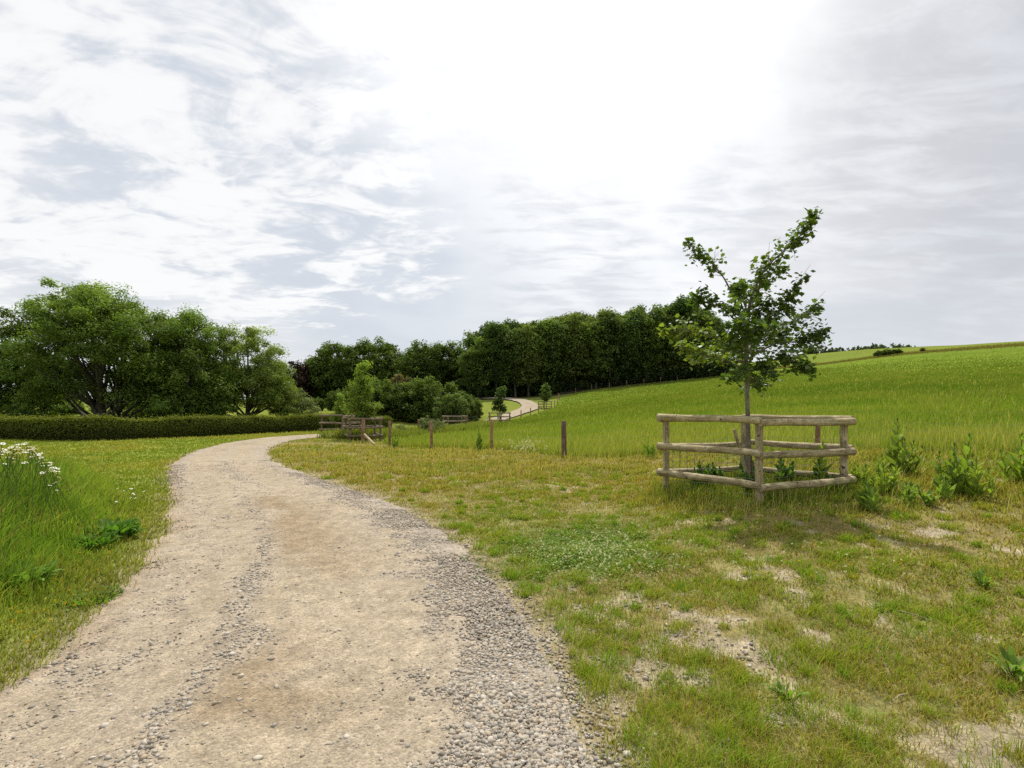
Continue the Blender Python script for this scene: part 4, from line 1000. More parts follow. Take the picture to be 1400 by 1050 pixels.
# ------------------------------------------------------------------ saplings
def sapling_hero():
    rng = np.random.default_rng(77); Y0 = 7.95
    bx, by = at(1022, 650, Y0)[:2]; bz = height(bx, by)
    t = thing('sapling', 'young sapling with a sparse crown and leader leaning right inside the large rail guard', 'young tree', (bx, by, bz))
    O = np.array([bx, by, bz])
    def w(px, py, dy=0.0):
        Y = Y0 + dy; return at(px, py, Y) - O
    mb = MB(); leaders = []
    tr = np.array([[0, 0, -0.2], [0, 0, 0.0], w(1023, 600), w(1022, 560), w(1021, 520), w(1020, 480), w(1022, 445), w(1026, 412), w(1036, 385), w(1049, 364), w(1066, 348), w(1083, 334), w(1100, 315), w(1115, 293)])
    trR = np.array([0.046, 0.040, 0.035, 0.033, 0.031, 0.029, 0.028, 0.023, 0.019, 0.015, 0.012, 0.009, 0.007, 0.004])
    trc = catmull(tr, 6); mb.tube(trc, np.interp(np.linspace(0, 1, len(trc)), np.linspace(0, 1, len(trR)), trR), 10, jitter=0.02, rng=rng)
    leaves = []; cols = []
    dark = (np.array([0.055, 0.105, 0.022]), np.array([0.115, 0.17, 0.04])); mid = (np.array([0.06, 0.11, 0.022]), np.array([0.12, 0.175, 0.035])); sunlit = (np.array([0.11, 0.175, 0.03]), np.array([0.21, 0.26, 0.05]))  # last pair: sunlight on the lower-left limbs painted into the leaf colour
    def dress(poly, start, n, spread, tone):
        """twigs with leaves along a limb"""
        poly = np.asarray(poly)
        m = len(poly)
        for _ in range(n):
            f = start + (1 - start) * rng.random() ** 0.85; i = min(int(f * (m - 1)), m - 2); p = poly[i] + (poly[i + 1] - poly[i]) * (f * (m - 1) - i)
            dirv = poly[min(i + 1, m - 1)] - poly[i]; dirv /= np.linalg.norm(dirv) + 1e-9
            d = dirv * 0.7 + rand_unit(1, rng)[0] * 0.9 + np.array([0, 0, 0.05]); d /= np.linalg.norm(d)
            Lg = spread * rng.uniform(0.4, 1.35) * (1.15 - 0.75 * (f if f > 0.8 else 0))
            q = p + d * Lg; mb.tube([p, (p + q) / 2 + np.array([0, 0, 0.01]), q + np.array([0, 0, -0.02])], [0.0045, 0.003, 0.0016], 4, cap=False)
            k = rng.integers(4, 8)
            u = rng.uniform(0.25, 1.08, k)[:, None]; pp = p + (q - p) * u + rng.standard_normal((k, 3)) * 0.04
            leaves.append(pp); cc = lerp(tone[0], tone[1], rng.random((k, 1))) * rng.uniform(0.8, 1.2, (k, 1)); cols.append(cc)
    dress(trc[42:], 0.0, 105, 0.19, mid)
    limbs = [
        ([w(1021, 452), w(1007, 418, .1), w(992, 384, .15), w(975, 362, .15), w(957, 347, .2), w(937, 330, .2)], 0.42, 44, 0.15, mid),
        ([w(1021, 468), w(1003, 436, -.1), w(984, 420, -.2), w(962, 412, -.2), w(945, 407, -.3)], 0.25, 40, 0.17, dark),
        ([w(1020, 500), w(1000, 475, .2), w(963, 457, .4), w(935, 452, .5), w(908, 455, .6)], 0.3, 62, 0.22, sunlit),
        ([w(1020, 505), w(990, 492, -.2), w(962, 485, -.3), w(930, 474, -.4)], 0.3, 46, 0.22, sunlit),
        ([w(1020, 500), w(985, 480, .3), w(945, 488, .4)], 0.3, 42, 0.2, sunlit),
        ([w(1021, 515), w(1012, 505, -.4), w(1003, 518, -.75)], 0.25, 36, 0.18, dark),
        ([w(1021, 512), w(1040, 500, -.4), w(1056, 515, -.7)], 0.25, 38, 0.19, dark),
        ([w(1021, 505), w(1058, 492, -.2), w(1085, 495, -.3), w(1108, 505, -.3)], 0.25, 62, 0.2, dark),
        ([w(1021, 492), w(1060, 470, .1), w(1100, 467, .1), w(1127, 456, .1)], 0.22, 66, 0.2, dark),
        ([w(1021, 480), w(1056, 448, .2), w(1091, 437, .3), w(1121, 418, .3)], 0.22, 60, 0.18, mid),
        ([w(1021, 470), w(1045, 440, -.2), w(1070, 420, -.3), w(1100, 379, -.35)], 0.3, 58, 0.16, dark),
        ([w(1021, 490), w(1030, 460, .5), w(1042, 440, 1.0)], 0.25, 44, 0.2, mid),
        ([w(1021, 480), w(1012, 455, -.5), w(1010, 440, -1.0)], 0.25, 44, 0.2, dark),
        ([w(1021, 455), w(1035, 430, -.2), w(1052, 412, -.4)], 0.25, 34, 0.18, dark),
        ([w(1021, 500), w(1010, 480, .6), w(985, 470, 1.0)], 0.25, 40, 0.2, mid),
        ([w(1023, 430), w(1012, 402, .2), w(1003, 395, .4)], 0.25, 26, 0.16, dark),
        ([w(1022, 440), w(1012, 410, -.2), w(1012, 392, -.3)], 0.2, 24, 0.15, mid),
        ([w(1021, 470), w(1030, 455, -.5), w(1040, 450, -.9)], 0.15, 40, 0.2, dark),
        ([w(1021, 495), w(1008, 478, -.5), w(1000, 470, -.8)], 0.15, 40, 0.2, mid),
        ([w(1021, 445), w(1010, 428, -.3), w(1000, 425, -.6)], 0.15, 30, 0.18, dark),
        ([w(1022, 470), w(1050, 462, .4), w(1075, 455, .7)], 0.15, 46, 0.22, mid),
        ([w(1024, 425), w(1036, 400, .3), w(1040, 385, .5)], 0.1, 26, 0.17, dark),
        ([w(1021, 485), w(1028, 480, .8), w(1020, 470, 1.2)], 0.15, 40, 0.22, mid),
        ([w(1021, 510), w(1030, 520, .4), w(1035, 525, .7)], 0.1, 30, 0.2, dark),
        ([w(1050, 365), w(1062, 372, .2), w(1074, 366, .3)], 0.2, 14, 0.12, dark),
    ]
    for P, st, n, sp, tone in limbs:
        q = catmull(P, 6); mb.tube(q, np.linspace(0.017, 0.004, len(q)), 6, jitter=0.03, rng=rng)
        dress(q, st, n, sp, tone)
    # a few bare twigs poking out
    for a, b in (((1090, 440), (1128, 398)), ((1080, 400), (1108, 362)), ((1050, 365), (1052, 330)), ((976, 362), (978, 340))):
        p, q = w(*a), w(*b); mb.tube([p, (p + q) / 2, q], [0.004, 0.003, 0.0015], 4)
    P = np.concatenate(leaves); C = np.concatenate(cols); n = len(P); print('sapling leaves', n)
    nr = np.array([0, 0, 0.9]) + 0.75 * rand_unit(n, rng); nr /= np.linalg.norm(nr, axis=1)[:, None]
    V, Fc, K = leaf_cards(P, 0.080 * rng.uniform(0.5, 1.25, n), rng, nr, shape='lobe')
    link('trunk', mb.mesh('sapling_trunk', M_sapbark, True), t)
    link('crown', mk_mesh('sapling_crown', V, [Fc], M_sap, np.repeat(C, K, 0)), t)
    # two leaning stakes
    for k, (a, b, r, lab) in enumerate((((1031, 664, -.25), (1004, 587, -.2), .026, 'thick split stake leaning left against the foreground sapling'), ((1031, 662, -.05), (1024, 590, .05), .018, 'thinner upright stake beside the foreground sapling trunk'))):
        p = at(a[0], a[1], Y0 + a[2]); q = at(b[0], b[1], Y0 + b[2]); p[2] = height(p[0], p[1]) - 0.1
        m2 = MB(); f = np.linspace(0, 1, 6)[:, None]; m2.tube(p + (q - p) * f, r, 7, jitter=0.05, rng=rng)
        tag(link('tree_stake', m2.mesh('tree_stake', M_postd if k else M_rail, False)), lab, 'stake')

def young_trees():
    G = lambda a, b: (np.array(a), np.array(b))
    y1 = tree_meshes('young_tree', 90, 4.4, [(0, 0, 1.75, 0.86, 0.86, 0.7), (0, 0, 2.6, 0.6, 0.6, 0.7), (0.05, 0, 3.3, 0.36, 0.36, 0.6), (0.05, 0, 3.4, 0.34, 0.34, 0.6), (0.05, 0, 4.1, 0.13, 0.13, 0.4), (0.05, 0, 4.1, 0.12, 0.12, 0.45), (0.05, 0, 4.2, 0.1, 0.1, 0.45), (0.05, 0, 3.9, 0.15, 0.15, 0.4)], 150, 70, 0.10, 0.05, G((0.12, 0.21, 0.032), (0.20, 0.29, 0.055)), 0.92, 20, 0.45, 0.06, 0.8, aspect=0.6)
    x = (495 - 700) / 700 * 27.5; plant_tree('young_tree', 'bright green conical young tree in a rail guard beside the track', 'young tree', y1, x, 27.5, 0, 1.0)
    x = (466 - 700) / 700 * 33; plant_tree('young_tree', 'smaller bright green young tree left of the conical one', 'young tree', y1, x, 33.0, 2, 0.62)
    y2 = tree_meshes('young_tree_b', 91, 5.0, [(0, 0, 1.8, 0.85, 0.85, 0.55), (0.2, 0, 3.6, 0.6, 0.6, 0.9), (-0.25, 0, 2.7, 0.6, 0.6, 0.5)], 55, 34, 0.24, 0.06, G((0.055, 0.105, 0.028), (0.095, 0.15, 0.045)), 0.92, 12, 0.45, 0.06, 0.8)
    x = (683 - 700) / 700 * 62; plant_tree('young_tree', 'sparse dark young tree in a guard left of the far track bend', 'young tree', y2, x, 62.0, 0, 1.0)
    y3 = tree_meshes('young_tree_c', 92, 5.0, [(0, 0, 2.6, 1.05, 1.05, 1.5), (0.1, 0, 3.7, 0.7, 0.7, 1.0)], 80, 36, 0.28, 0.06, G((0.07, 0.13, 0.03), (0.12, 0.18, 0.05)), 0.92, 12, 0.45, 0.06, 0.8)
    x = (745 - 700) / 700 * 90; plant_tree('young_tree', 'dense oval young tree in a guard right of the far track bend', 'young tree', y3, x, 90.0, 0, 0.98)

# ------------------------------------------------------------------ weeds, flowers
def lance(mb, p, d, L, W, c, rng, curl=0.35, seg=5, fold=0.18):
    """one lance-shaped leaf as a curved ribbon"""
    d = np.array(d, float); d /= np.linalg.norm(d); side = np.cross(d, [0, 0, 1.0]); side /= np.linalg.norm(side) + 1e-9
    up = np.cross(side, d)
    f = np.linspace(0, 1, seg + 1)
    cen = p + np.outer(f * L, d) - np.outer(curl * L * f ** 2.2, [0, 0, 1.0])
    wd = W * np.array([0.35, 0.85, 1.0, 0.85, 0.5, 0.02])[:seg + 1]
    V = np.stack([cen - side * wd[:, None] + up * fold * wd[:, None], cen, cen + side * wd[:, None] + up * fold * wd[:, None]], 1).reshape(-1, 3)
    i = np.arange(seg)[:, None] * 3; F = np.concatenate([i + [0, 1, 4, 3], i + [1, 2, 5, 4]])
    cc = np.tile(np.array(c) * rng.uniform(0.8, 1.2), (len(V), 1)); cc[1::3] *= 1.2
    mb.add(V, F, cc)

def teasel(name, label, x, y, h, seed, stems=1, cat='weed', group=None, tone=(0.13, 0.23, 0.045), lw=1.0):
    rng = np.random.default_rng(seed)
    t = thing(name, label, cat, (x, y, height(x, y) - 0.02), rng.uniform(0, 6), group)
    ms, ml = MB(), MB()
    for s in range(stems):
        a = rng.uniform(0, 6.28); b = np.array([cos(a), sin(a), 0]) * (0.0 if s == 0 else rng.uniform(0.05, 0.16)) * (h / 0.8 + .3)
        hh = h * (1 if s == 0 else rng.uniform(0.5, 0.9)); tip = b * 1.5 + np.array([rng.normal(0, .03), rng.normal(0, .03), hh])
        P = bez(b, (b + tip) / 2 + np.array([0, 0, .02]), tip, 7); ms.tube(P, np.linspace(0.009, 0.004, 7), 6, c=np.array(tone) * 0.9, rng=rng)
        lv = max(5, int(hh / 0.10)); an = rng.uniform(0, 6)
        for k in range(lv):
            f = (k + 0.3) / lv; p = bez(b, (b + tip) / 2 + np.array([0, 0, .02]), tip, 30)[int(f * 29)]
            L = (0.40 * (1 - f) ** 0.8 + 0.10) * min(1.0, 0.5 + hh * 0.6) * rng.uniform(0.8, 1.2)
            an += pi / 2 + rng.normal(0, .2)
            for q in (0, pi):
                up = rng.uniform(1.3, 3.0); lance(ml, p, (cos(an + q), sin(an + q), up), L, L * 0.135 * lw, tone, rng, rng.uniform(0.15, 0.5))
        mh = MB(); mh.tube([tip, tip + [0, 0, 0.022], tip + [0, 0, 0.045], tip + [0, 0, 0.06]], [0.006, 0.014, 0.012, 0.003], 7, c=np.array(tone) * 1.05)
        link('flower_head', mh.mesh('weed_head', M_weed, True), t)
    # basal rosette
    for k in range(7):
        a = rng.uniform(0, 6.28); L = rng.uniform(0.16, 0.32) * min(1, h + .3); lance(ml, np.array([0, 0, 0.02]), (cos(a), sin(a), rng.uniform(0.3, 1.0)), L, L * 0.15 * lw, np.array(tone) * 0.85, rng, 0.5)
    link('stem', ms.mesh('weed_stem', M_weed, True), t); link('foliage', ml.mesh('weed_foliage', M_weed, True), t)
    return t

def rosette(name, label, x, y, h, seed, n=60, tone=(0.07, 0.15, 0.03), wid=0.2, rad=0.2, group=None):
    rng = np.random.default_rng(seed); mb = MB(); mb.tube([[0, 0, -0.02], [0, 0, 0.01], [0, 0, 0.03]], [0.02, 0.02, 0.01], 6, c=np.array(tone) * 0.7)
    for k in range(n):
        a = rng.uniform(0, 6.28); rr = rad * rng.random() ** 0.6; p = np.array([cos(a) * rr, sin(a) * rr, 0.02 + rng.uniform(0, 0.35) * h]); L = h * rng.uniform(0.6, 1.2)
        mb.tube([[0, 0, 0], p * np.array([.5, .5, .25]), p], [0.0035, 0.003, 0.0025], 4, c=np.array(tone) * 0.8, cap=False)
        lance(mb, p, (cos(a) + rng.normal(0, .3), sin(a) + rng.normal(0, .3), rng.uniform(0.7, 2.6)), L, L * wid, np.array(tone) * rng.uniform(0.7, 1.25), rng, rng.uniform(0.2, 0.7))
    o = link(name, mb.mesh(name, M_weed, True), None, (x, y, height(x, y) - 0.01)); tag(o, label, 'weed', group)
    return o

_GY = np.geomspace(1.6, 120, 900)
def ground_at(px, py):
    """point where the photo ray through (px,py) meets the terrain"""
    X = (px - CX) / F_PX * _GY; Z = EYE + (HOR - py) / F_PX * _GY
    g0 = base_h(X, _GY) + 0.45                       # coarse pass, then the exact surface where it matters
    i = int(np.argmax(Z <= g0)); X, Y, Z = X[i:i + 140], _GY[i:i + 140], Z[i:i + 140]
    k = Z <= height(X, Y)
    k = int(np.argmax(k)) if k.any() else len(k) - 1
    return np.array([X[k], Y[k], Z[k]])

def build_weeds():
    lights = (0.15, 0.26, 0.05)
    for i, (px, py, h, st, lab, tone) in enumerate((
        (1226, 652, 0.85, 5, 'tallest leafy teasel clump right of the large guard', (0.12, 0.21, 0.05)),
        (1212, 676, 0.48, 3, 'broad-leaved teasel in front of the tallest clump', (0.16, 0.27, 0.055)),
        (1180, 668, 0.30, 2, 'low leafy weed between the large guard and the broad-leaved teasel', (0.15, 0.25, 0.05)),
        (1298, 678, 0.62, 3, 'dark leafy teasel left of the pair at the right', (0.11, 0.20, 0.045)),
        (1338, 684, 0.46, 2, 'bright leafy teasel right of the dark one', (0.16, 0.27, 0.055)),
        (1318, 672, 0.70, 2, 'slim upright teasel between the dark and the bright one', (0.12, 0.22, 0.045)),
        (1392, 664, 0.66, 4, 'leafy teasel clump cut by the right edge of the view', (0.14, 0.25, 0.05)),
        (1123, 672, 0.62, 1, 'single tall teasel in front of the right rails of the large guard', (0.16, 0.27, 0.05)),
        (655, 617, 0.72, 2, 'thin dark weed between two brown fence posts', (0.08, 0.16, 0.04)),
        (885, 627, 0.5, 2, 'small weed in the field edge left of the large guard', (0.10, 0.2, 0.04)),
        (540, 614, 0.6, 3, 'weed beside the leftmost brown fence post', (0.09, 0.17, 0.04)),
        (1440, 690, 0.6, 3, 'teasel just beyond the right edge of the view', (0.15, 0.26, 0.05)))):
        p = ground_at(px, py); teasel('teasel', lab, p[0], p[1], h * 1.15, 200 + i, st + 2 if px > 1130 else st, tone=np.array(tone) * np.array([1.35, 1.12, 1.1]), lw=1.0)
    rw = random.Random(12)
    for i in range(12):
        p = ground_at(rw.uniform(1165, 1420), rw.uniform(652, 700)); teasel('leafy_weed', 'small leafy weed among the teasels right of the large guard', p[0], p[1], rw.uniform(0.16, 0.34), 500 + i, 2, group='small weeds among the teasels', tone=(0.17, 0.26, 0.06), lw=0.9)
    # nettles and weeds inside the guard
    for i, (dx, dy, h, lab) in enumerate(((-0.75, 0.15, 0.5, 'dark nettle clump inside the left corner of the large guard'), (-0.2, -0.45, 0.42, 'weed clump inside the front corner of the large guard'), (0.55, 0.1, 0.55, 'dark nettle clump right of the sapling trunk'),
                                           (0.2, 0.6, 0.6, 'nettles at the back of the large guard'), (0.95, -0.2, 0.45, 'weeds inside the right corner of the large guard'), (-0.4, 0.5, 0.4, 'weeds behind the leaning stake'))):
        teasel('nettle', lab, GUARD_C[0] + dx, GUARD_C[1] + dy, h, 300 + i, 6, tone=(0.085, 0.16, 0.04), lw=1.3)
    # docks on the left bank
    for i, (px, py, h, n, lab) in enumerate(((155, 735, 0.19, 230, 'dark green leafy dock clump on the left bank nearest the track'), (122, 748, 0.13, 200, 'lower leafy clump left of the dark dock clump'), (12, 700, 0.26, 160, 'dark broad-leaved clump at the left edge of the bank'),
                                              (20, 800, 0.15, 150, 'leafy clump low at the left edge'), (120, 822, 0.05, 160, 'small clover-like clump at the edge of the bank'))):
        p = ground_at(px, py); rosette('dock', lab, p[0], p[1], h, 400 + i, n, (0.085, 0.185, 0.035) if i < 3 else (0.14, 0.25, 0.06), 0.15 if i < 4 else 0.22, 0.24)
    for i, (px, py, h, lab) in enumerate(((1075, 958, 0.11, 'small upright leafy weed in the bare soil at lower right'), (1345, 805, 0.14, 'leafy tuft on the worn turf toward the right'), (1390, 930, 0.17, 'broad grassy tuft at the lower right edge'), (740, 795, 0.05, 'low rosette beside the gravel edge'))):
        p = ground_at(px, py); rosette('weed_tuft', lab, p[0], p[1], h, 450 + i, 26, (0.14, 0.23, 0.045), 0.09, 0.05)
    # turf tussocks on the worn verge
    rng = np.random.default_rng(61)
    # oxeye daisies on the bank
    mb = MB(); a = np.arange(14) * 2 * pi / 14
    hd = MB(); ds = MB()
    for q in a:
        d = np.array([cos(q), sin(q), 0]); sd = np.array([-sin(q), cos(q), 0])
        hd.add([d * 0.007 - sd * .003, d * 0.02 - sd * .0055 + [0, 0, .002], d * 0.029, d * 0.02 + sd * .0055 + [0, 0, .002], d * 0.007 + sd * .003], [[0, 1, 2, 3, 4]], (0.80, 0.80, 0.76))
    ds.tube([[0, 0, -.003], [0, 0, .003], [0, 0, .006]], [.009, .009, .005], 8, c=(0.55, 0.36, 0.03))
    mh, md = hd.mesh('daisy_petals', M_petal), ds.mesh('daisy_disc', M_petal, True)
    stems = []
    for k in range(4):
        sb = MB(); L = 0.62; sb.tube(bez(np.array([0, 0, -L]), np.array([.02 * k, .01, -L / 2]), np.zeros(3), 6), 0.0024, 5, c=(0.10, 0.17, 0.04)); stems.append(sb.mesh('daisy_stem', M_weed))
    def daisy(x, y, h, i, lab, grp, sc=1.0):
        z = height(x, y)
        t = thing('oxeye_daisy', lab, 'flower', (x, y, z + h), rng.uniform(0, 6), grp); t.rotation_euler = (rng.uniform(-.5, .5) - 0.1, rng.uniform(-.45, .45), rng.uniform(0, 6)); t.scale = (sc, sc, sc)
        link('stem', stems[i % 4], t).scale = (1, 1, h / 0.62 / sc); p = link('petals', mh, t); link('disc', md, t)
    i = 0
    for _ in range(210):
        u = rng.uniform(-1.12, -0.885); Y = rng.uniform(5.0, 7.4); x = u * Y
        h = EYE + (558 - (606 + 30 * sstep(-0.95, -0.885, u) + abs(rng.normal(0, 12)))) / 700 * Y - height(x, Y)
        daisy(x, Y, float(h), i, 'white oxeye daisy in the dense drift at the left edge', 'oxeye daisies in the dense drift', 0.85); i += 1
    for _ in range(22):
        px = rng.uniform(150, 205); p = ground_at(px, rng.uniform(672, 705)); daisy(p[0], p[1], float(rng.uniform(.14, .34)), i, 'small white daisy scattered on the bank near the track bend', 'scattered daisies near the bend', 0.6); i += 1
    # white clover and yellow flowers: dots nobody could count
    def dots(name, label, pts, size, colr, hgt):
        n = len(pts); P = np.array(pts); k = 10
        z = height(P[:, 0], P[:, 1]) + hgt * rng.uniform(0.5, 1.2, n)
        C0 = np.repeat(np.column_stack([P, z]), k, 0) + rand_unit(n * k, rng) * np.repeat(size * rng.uniform(.6, 1.1, n), k)[:, None] * 0.5
        V, Fc, K = leaf_cards(C0, size * 0.75, rng, None, 0.8)
        o = link(name, mk_mesh(name, V, [Fc], M_petal, np.tile(np.array(colr), (len(V), 1)) * rng.uniform(0.8, 1.1, (len(V), 1)))); tag(o, label, 'flowers', kind='stuff')
    pts = []
    while len(pts) < 360:
        px, py = rng.normal(815, 48), rng.normal(758, 17); p = ground_at(px, py); pts.append(p[:2])
    while len(pts) < 450:
        px, py = rng.uniform(700, 1250), rng.uniform(690, 800); p = ground_at(px, py); pts.append(p[:2])
    dots('clover_flowers', 'white clover flowers speckling a darker green patch of the verge', pts, 0.014, (0.74, 0.70, 0.52), 0.075)
    cl = []
    while len(cl) < 2600:
        p = ground_at(rng.normal(800, 55), rng.normal(752, 20)); cl.append(p[:2])
    n = len(cl); P = np.array(cl); z = height(P[:, 0], P[:, 1]) + rng.uniform(0.01, 0.055, n)
    C0 = np.repeat(np.column_stack([P, z]), 6, 0) + rng.standard_normal((n * 6, 3)) * np.array([.028, .028, .006])
    nr = np.array([0, 0, 1.0]) + 0.45 * rand_unit(len(C0), rng); nr /= np.linalg.norm(nr, axis=1)[:, None]
    V, Fc, K = leaf_cards(C0, 0.022, rng, nr, 0.85)
    o = link('clover_leaves', mk_mesh('clover_leaves', V, [Fc], M_weed, np.repeat(lerp(np.array([0.12, 0.21, 0.04]), np.array([0.20, 0.30, 0.06]), rng.random((len(C0), 1))), K, 0))); tag(o, 'low dark green clover patch under white clover flowers', 'clover', kind='stuff')
    pts = []
    for _ in range(70): p = ground_at(rng.uniform(0, 210), rng.uniform(720, 900)); l, hw = track_lateral([p[0]], [p[1]]); (pts.append(p[:2]) if -l[0] - hw[0] > 0.1 else None)
    for _ in range(60): p = ground_at(rng.normal(545, 40), rng.normal(647, 6)); pts.append(p[:2])
    for _ in range(45): p = ground_at(rng.uniform(900, 1400), rng.uniform(700, 830)); pts.append(p[:2])
    dots('yellow_flowers', 'tiny yellow flowers dotted through the verge and bank', pts, 0.013, (0.62, 0.42, 0.02), 0.1)
    pts = []
    for _ in range(70): p = ground_at(rng.normal(715, 14), rng.normal(622, 4)); pts.append(p[:2])
    dots('white_flowers', 'pale white flower clump by the fence left of the dark post', pts, 0.04, (0.6, 0.58, 0.46), 0.45)
    # twigs and white flints on the turf
    for i, (px, py, L, a, lab) in enumerate(((1252, 846, 0.22, 2.2, 'pale dry stalk lying on the turf at right'), (1230, 958, 0.12, 0.4, 'dry twig on the bare soil at lower right'), (1030, 880, 0.14, 1.2, 'short dry twig on the worn turf'))):
        p = ground_at(px, py); m2 = MB(); d = np.array([cos(a), sin(a), 0.05]) * L / 2
        m2.tube([p - d + [0, 0, .015], p + [0, 0, .03], p + d + [0, 0, .02]], 0.004, 6, c=(1.5, 1.4, 1.2), rng=rng); tag(link('twig', m2.mesh('twig', M_sapbark)), lab, 'twig')

# ------------------------------------------------------------------ sky, sun, camera
def build_world():
    w = bpy.data.worlds.new('World'); scene.world = w; w.use_nodes = True
    nt = w.node_tree; nt.nodes.clear(); N = NT(nt)
    D = N.n('ShaderNodeTexCoord').outputs['Generated']
    sx = N.n('ShaderNodeSeparateXYZ'); N.l(D, sx.inputs[0])
    zc = N.math('ADD', N.math('MAXIMUM', sx.outputs[2], 0.0), 0.16)
    u = N.math('DIVIDE', sx.outputs[0], zc); v = N.math('DIVIDE', sx.outputs[1], zc)
    cb = N.n('ShaderNodeCombineXYZ'); N.l(u, cb.inputs[0]); N.l(v, cb.inputs[1]); uv = cb.outputs[0]
    def direc(px, py):
        d = np.array([px - 700, 700, 558 - py], float); return tuple(d / np.linalg.norm(d))
    wn = N.n('ShaderNodeTexNoise'); N.l(D, wn.inputs['Vector']); wn.inputs['Scale'].default_value = 3.2; wn.inputs['Detail'].default_value = 6
    wv = N.vmath('MULTIPLY', N.vmath('SUBTRACT', wn.outputs['Color'], (0.5, 0.5, 0.5)), (0.42, 0.42, 0.42))
    Dw = N.vmath('NORMALIZE', N.vmath('ADD', D, wv))
    def blob(px, py, r0, r1):   # 1 inside r0 degrees, 0 outside r1 degrees, with a ragged edge
        return N.ramp(N.vmath('DOT_PRODUCT', Dw, direc(px, py)), cos(radians(r1)), cos(radians(r0)))
    big = N.noise(uv, 1.3, 7, 0.55, 0.5)
    mp = N.n('ShaderNodeMapping'); N.l(uv, mp.inputs[0]); mp.inputs['Rotation'].default_value = (0, 0, 0.7); mp.inputs['Scale'].default_value = (1.0, 2.2, 1); mp.inputs['Location'].default_value = (3.1, 1.7, 0)
    rip = N.noise(mp.outputs[0], 3.4, 9, 0.6, 0.35)
    fine = N.noise(mp.outputs[0], 9.0, 6, 0.6, 0.3)
    # thin blue-grey veil to white
    f = N.ramp(big, 0.34, 0.66)
    veil = N.mix(f, (0.70, 0.735, 0.79, 1), (0.90, 0.91, 0.93, 1))
    # blue grey window left of centre
    win = N.math('MAXIMUM', N.math('MAXIMUM', blob(420, 130, 3, 26), blob(490, 240, 3, 25)), N.math('MULTIPLY', blob(600, 300, 1, 20), 0.8))
    c = N.mix(N.math('MULTIPLY', win, 0.95), veil, (0.665, 0.715, 0.785, 1))
    # broken sheet of small bright cloudlets at the left
    left = N.math('MAXIMUM', blob(90, 110, 16, 36), blob(330, 130, 3, 16))
    mp2 = N.n('ShaderNodeMapping'); N.l(uv, mp2.inputs[0]); mp2.inputs['Rotation'].default_value = (0, 0, -0.5); mp2.inputs['Scale'].default_value = (1.0, 1.5, 1)
    cel = N.noise(mp2.outputs[0], 8.0, 6, 0.55, 0.9); med = N.noise(mp2.outputs[0], 2.2, 8, 0.6, 0.8)
    sh = N.math('ADD', N.math('MULTIPLY', med, 0.72), N.math('MULTIPLY', cel, 0.28))
    shee = N.ramp(N.math('ADD', sh, N.math('MULTIPLY', left, 0.19)), 0.55, 0.70)
    shee = N.math('MULTIPLY', shee, N.ramp(left, 0.0, 0.3))
    tone = N.mix(N.ramp(sh, 0.36, 0.56), (0.80, 0.825, 0.87, 1), (1.03, 1.03, 1.02, 1))
    c = N.mix(shee, c, tone)
    # sun glow through cloud
    S = (sin(SUN_AZ) * cos(SUN_EL), cos(SUN_AZ) * cos(SUN_EL), sin(SUN_EL))
    dt = N.vmath('DOT_PRODUCT', D, S)
    glow = N.ramp(N.math('ADD', dt, N.math('MULTIPLY', N.math('SUBTRACT', big, 0.5), 0.22)), cos(radians(31)), cos(radians(8)))
    glow = N.math('MAXIMUM', glow, N.math('MULTIPLY', blob(900, 60, 2, 36), N.ramp(rip, 0.25, 0.6, 0.6, 1.0)))
    c = N.mix(glow, c, (1.20, 1.20, 1.19, 1))
    # grey cloud on the right and the wedge below the glow
    gr = N.math('MULTIPLY', blob(1375, 160, 3, 24), N.ramp(rip, 0.3, 0.6, 0.35, 1.0))
    c = N.mix(N.math('MULTIPLY', gr, 0.85), c, (0.615, 0.62, 0.65, 1))
    wd = N.math('MULTIPLY', N.math('MAXIMUM', blob(770, 370, 3, 15), N.math('MULTIPLY', blob(960, 285, 2, 11), 0.8)), N.ramp(rip, 0.34, 0.66))
    c = N.mix(N.math('MULTIPLY', wd, 0.75), c, (0.66, 0.69, 0.745, 1))
    # brighter haze towards the horizon
    hz = N.ramp(sx.outputs[2], 0.20, 0.0)
    c = N.mix(N.math('MULTIPLY', hz, 0.65), c, (0.72, 0.765, 0.835, 1))
    sky = N.n('ShaderNodeTexSky', sky_type='NISHITA'); sky.sun_disc = False; sky.sun_elevation = SUN_EL; sky.sun_rotation = SUN_AZ
    sky.air_density = 1.0; sky.dust_density = 2.0
    sc = N.mix(1.0, c, (10, 10, 10, 1), 'MULTIPLY')
    out = N.mix(0.90, sky.outputs[0], sc)
    bg = N.n('ShaderNodeBackground'); N.l(out, bg.inputs[0]); bg.inputs[1].default_value = 0.1
    N.l(bg.outputs[0], N.n('ShaderNodeOutputWorld').inputs[0])
    w.cycles.sampling_method = 'MANUAL'; w.cycles.sample_map_resolution = 512
    li = bpy.data.lights.new('sun', 'SUN'); li.energy = 5.0; li.angle = radians(1.6); li.color = (1.0, 0.955, 0.88)
    o = bpy.data.objects.new('sun', li); col.objects.link(o)
    from mathutils import Vector
    o.rotation_euler = Vector((-S[0], -S[1], -S[2])).to_track_quat('-Z', 'Y').to_euler()
    o.location = (10, 60, 80)

def build_camera():
    cam = bpy.data.cameras.new('camera'); o = bpy.data.objects.new('camera', cam); col.objects.link(o)
    o.location = (0, 0, EYE); o.rotation_euler = (pi / 2, 0, 0)
    cam.sensor_fit = 'HORIZONTAL'; cam.sensor_width = 36; cam.lens = 36 * F_PX / 1400
    cam.shift_y = (HOR - 525) / 1400
    cam.clip_start = 0.05; cam.clip_end = 6000
    scene.camera = o

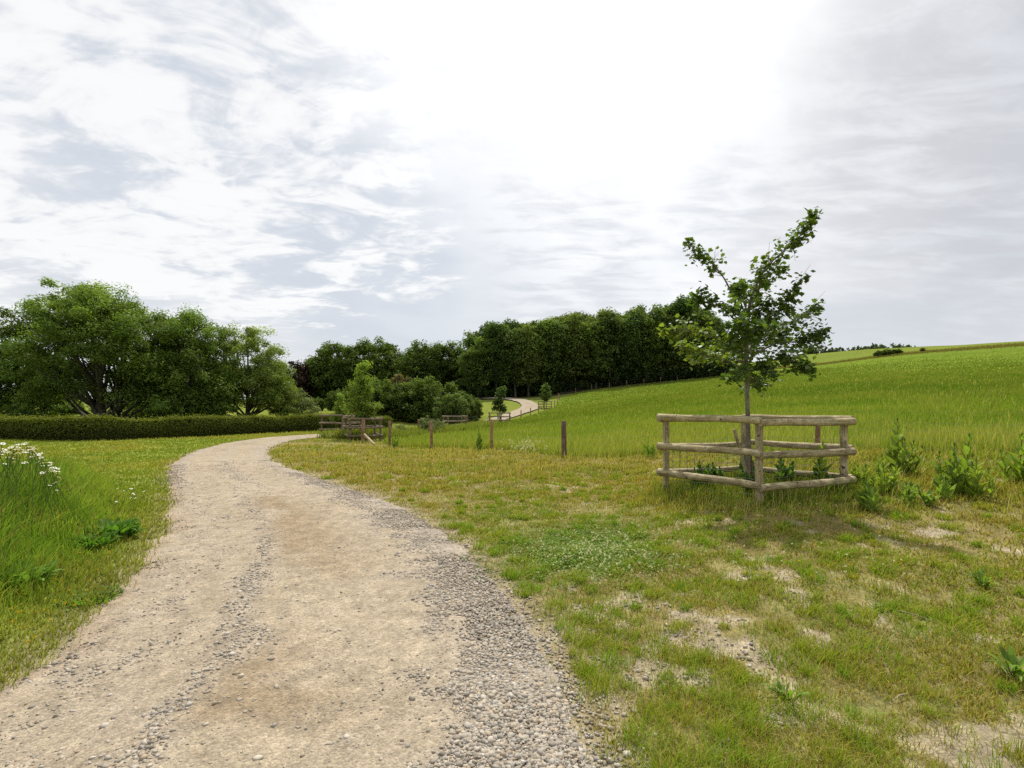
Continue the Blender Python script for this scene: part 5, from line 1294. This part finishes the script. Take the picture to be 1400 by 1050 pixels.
import time
for fn in (build_world, build_camera, build_ground, build_track, build_gravel, build_grass, build_hedge, build_trees,
           build_guards, build_fences, sapling_hero, young_trees, build_weeds):
    _t = time.time(); fn(); print('TIME', fn.__name__, round(time.time() - _t, 1))

scene.view_settings.view_transform = 'Standard'; scene.view_settings.look = 'None'; scene.view_settings.exposure = 0
scene.render.engine = 'CYCLES'
scene.cycles.max_bounces = 6; scene.cycles.diffuse_bounces = 3; scene.cycles.transmission_bounces = 4; scene.cycles.transparent_max_bounces = 4
scene.cycles.caustics_reflective = False; scene.cycles.caustics_refractive = False
scene.cycles.use_denoising = False
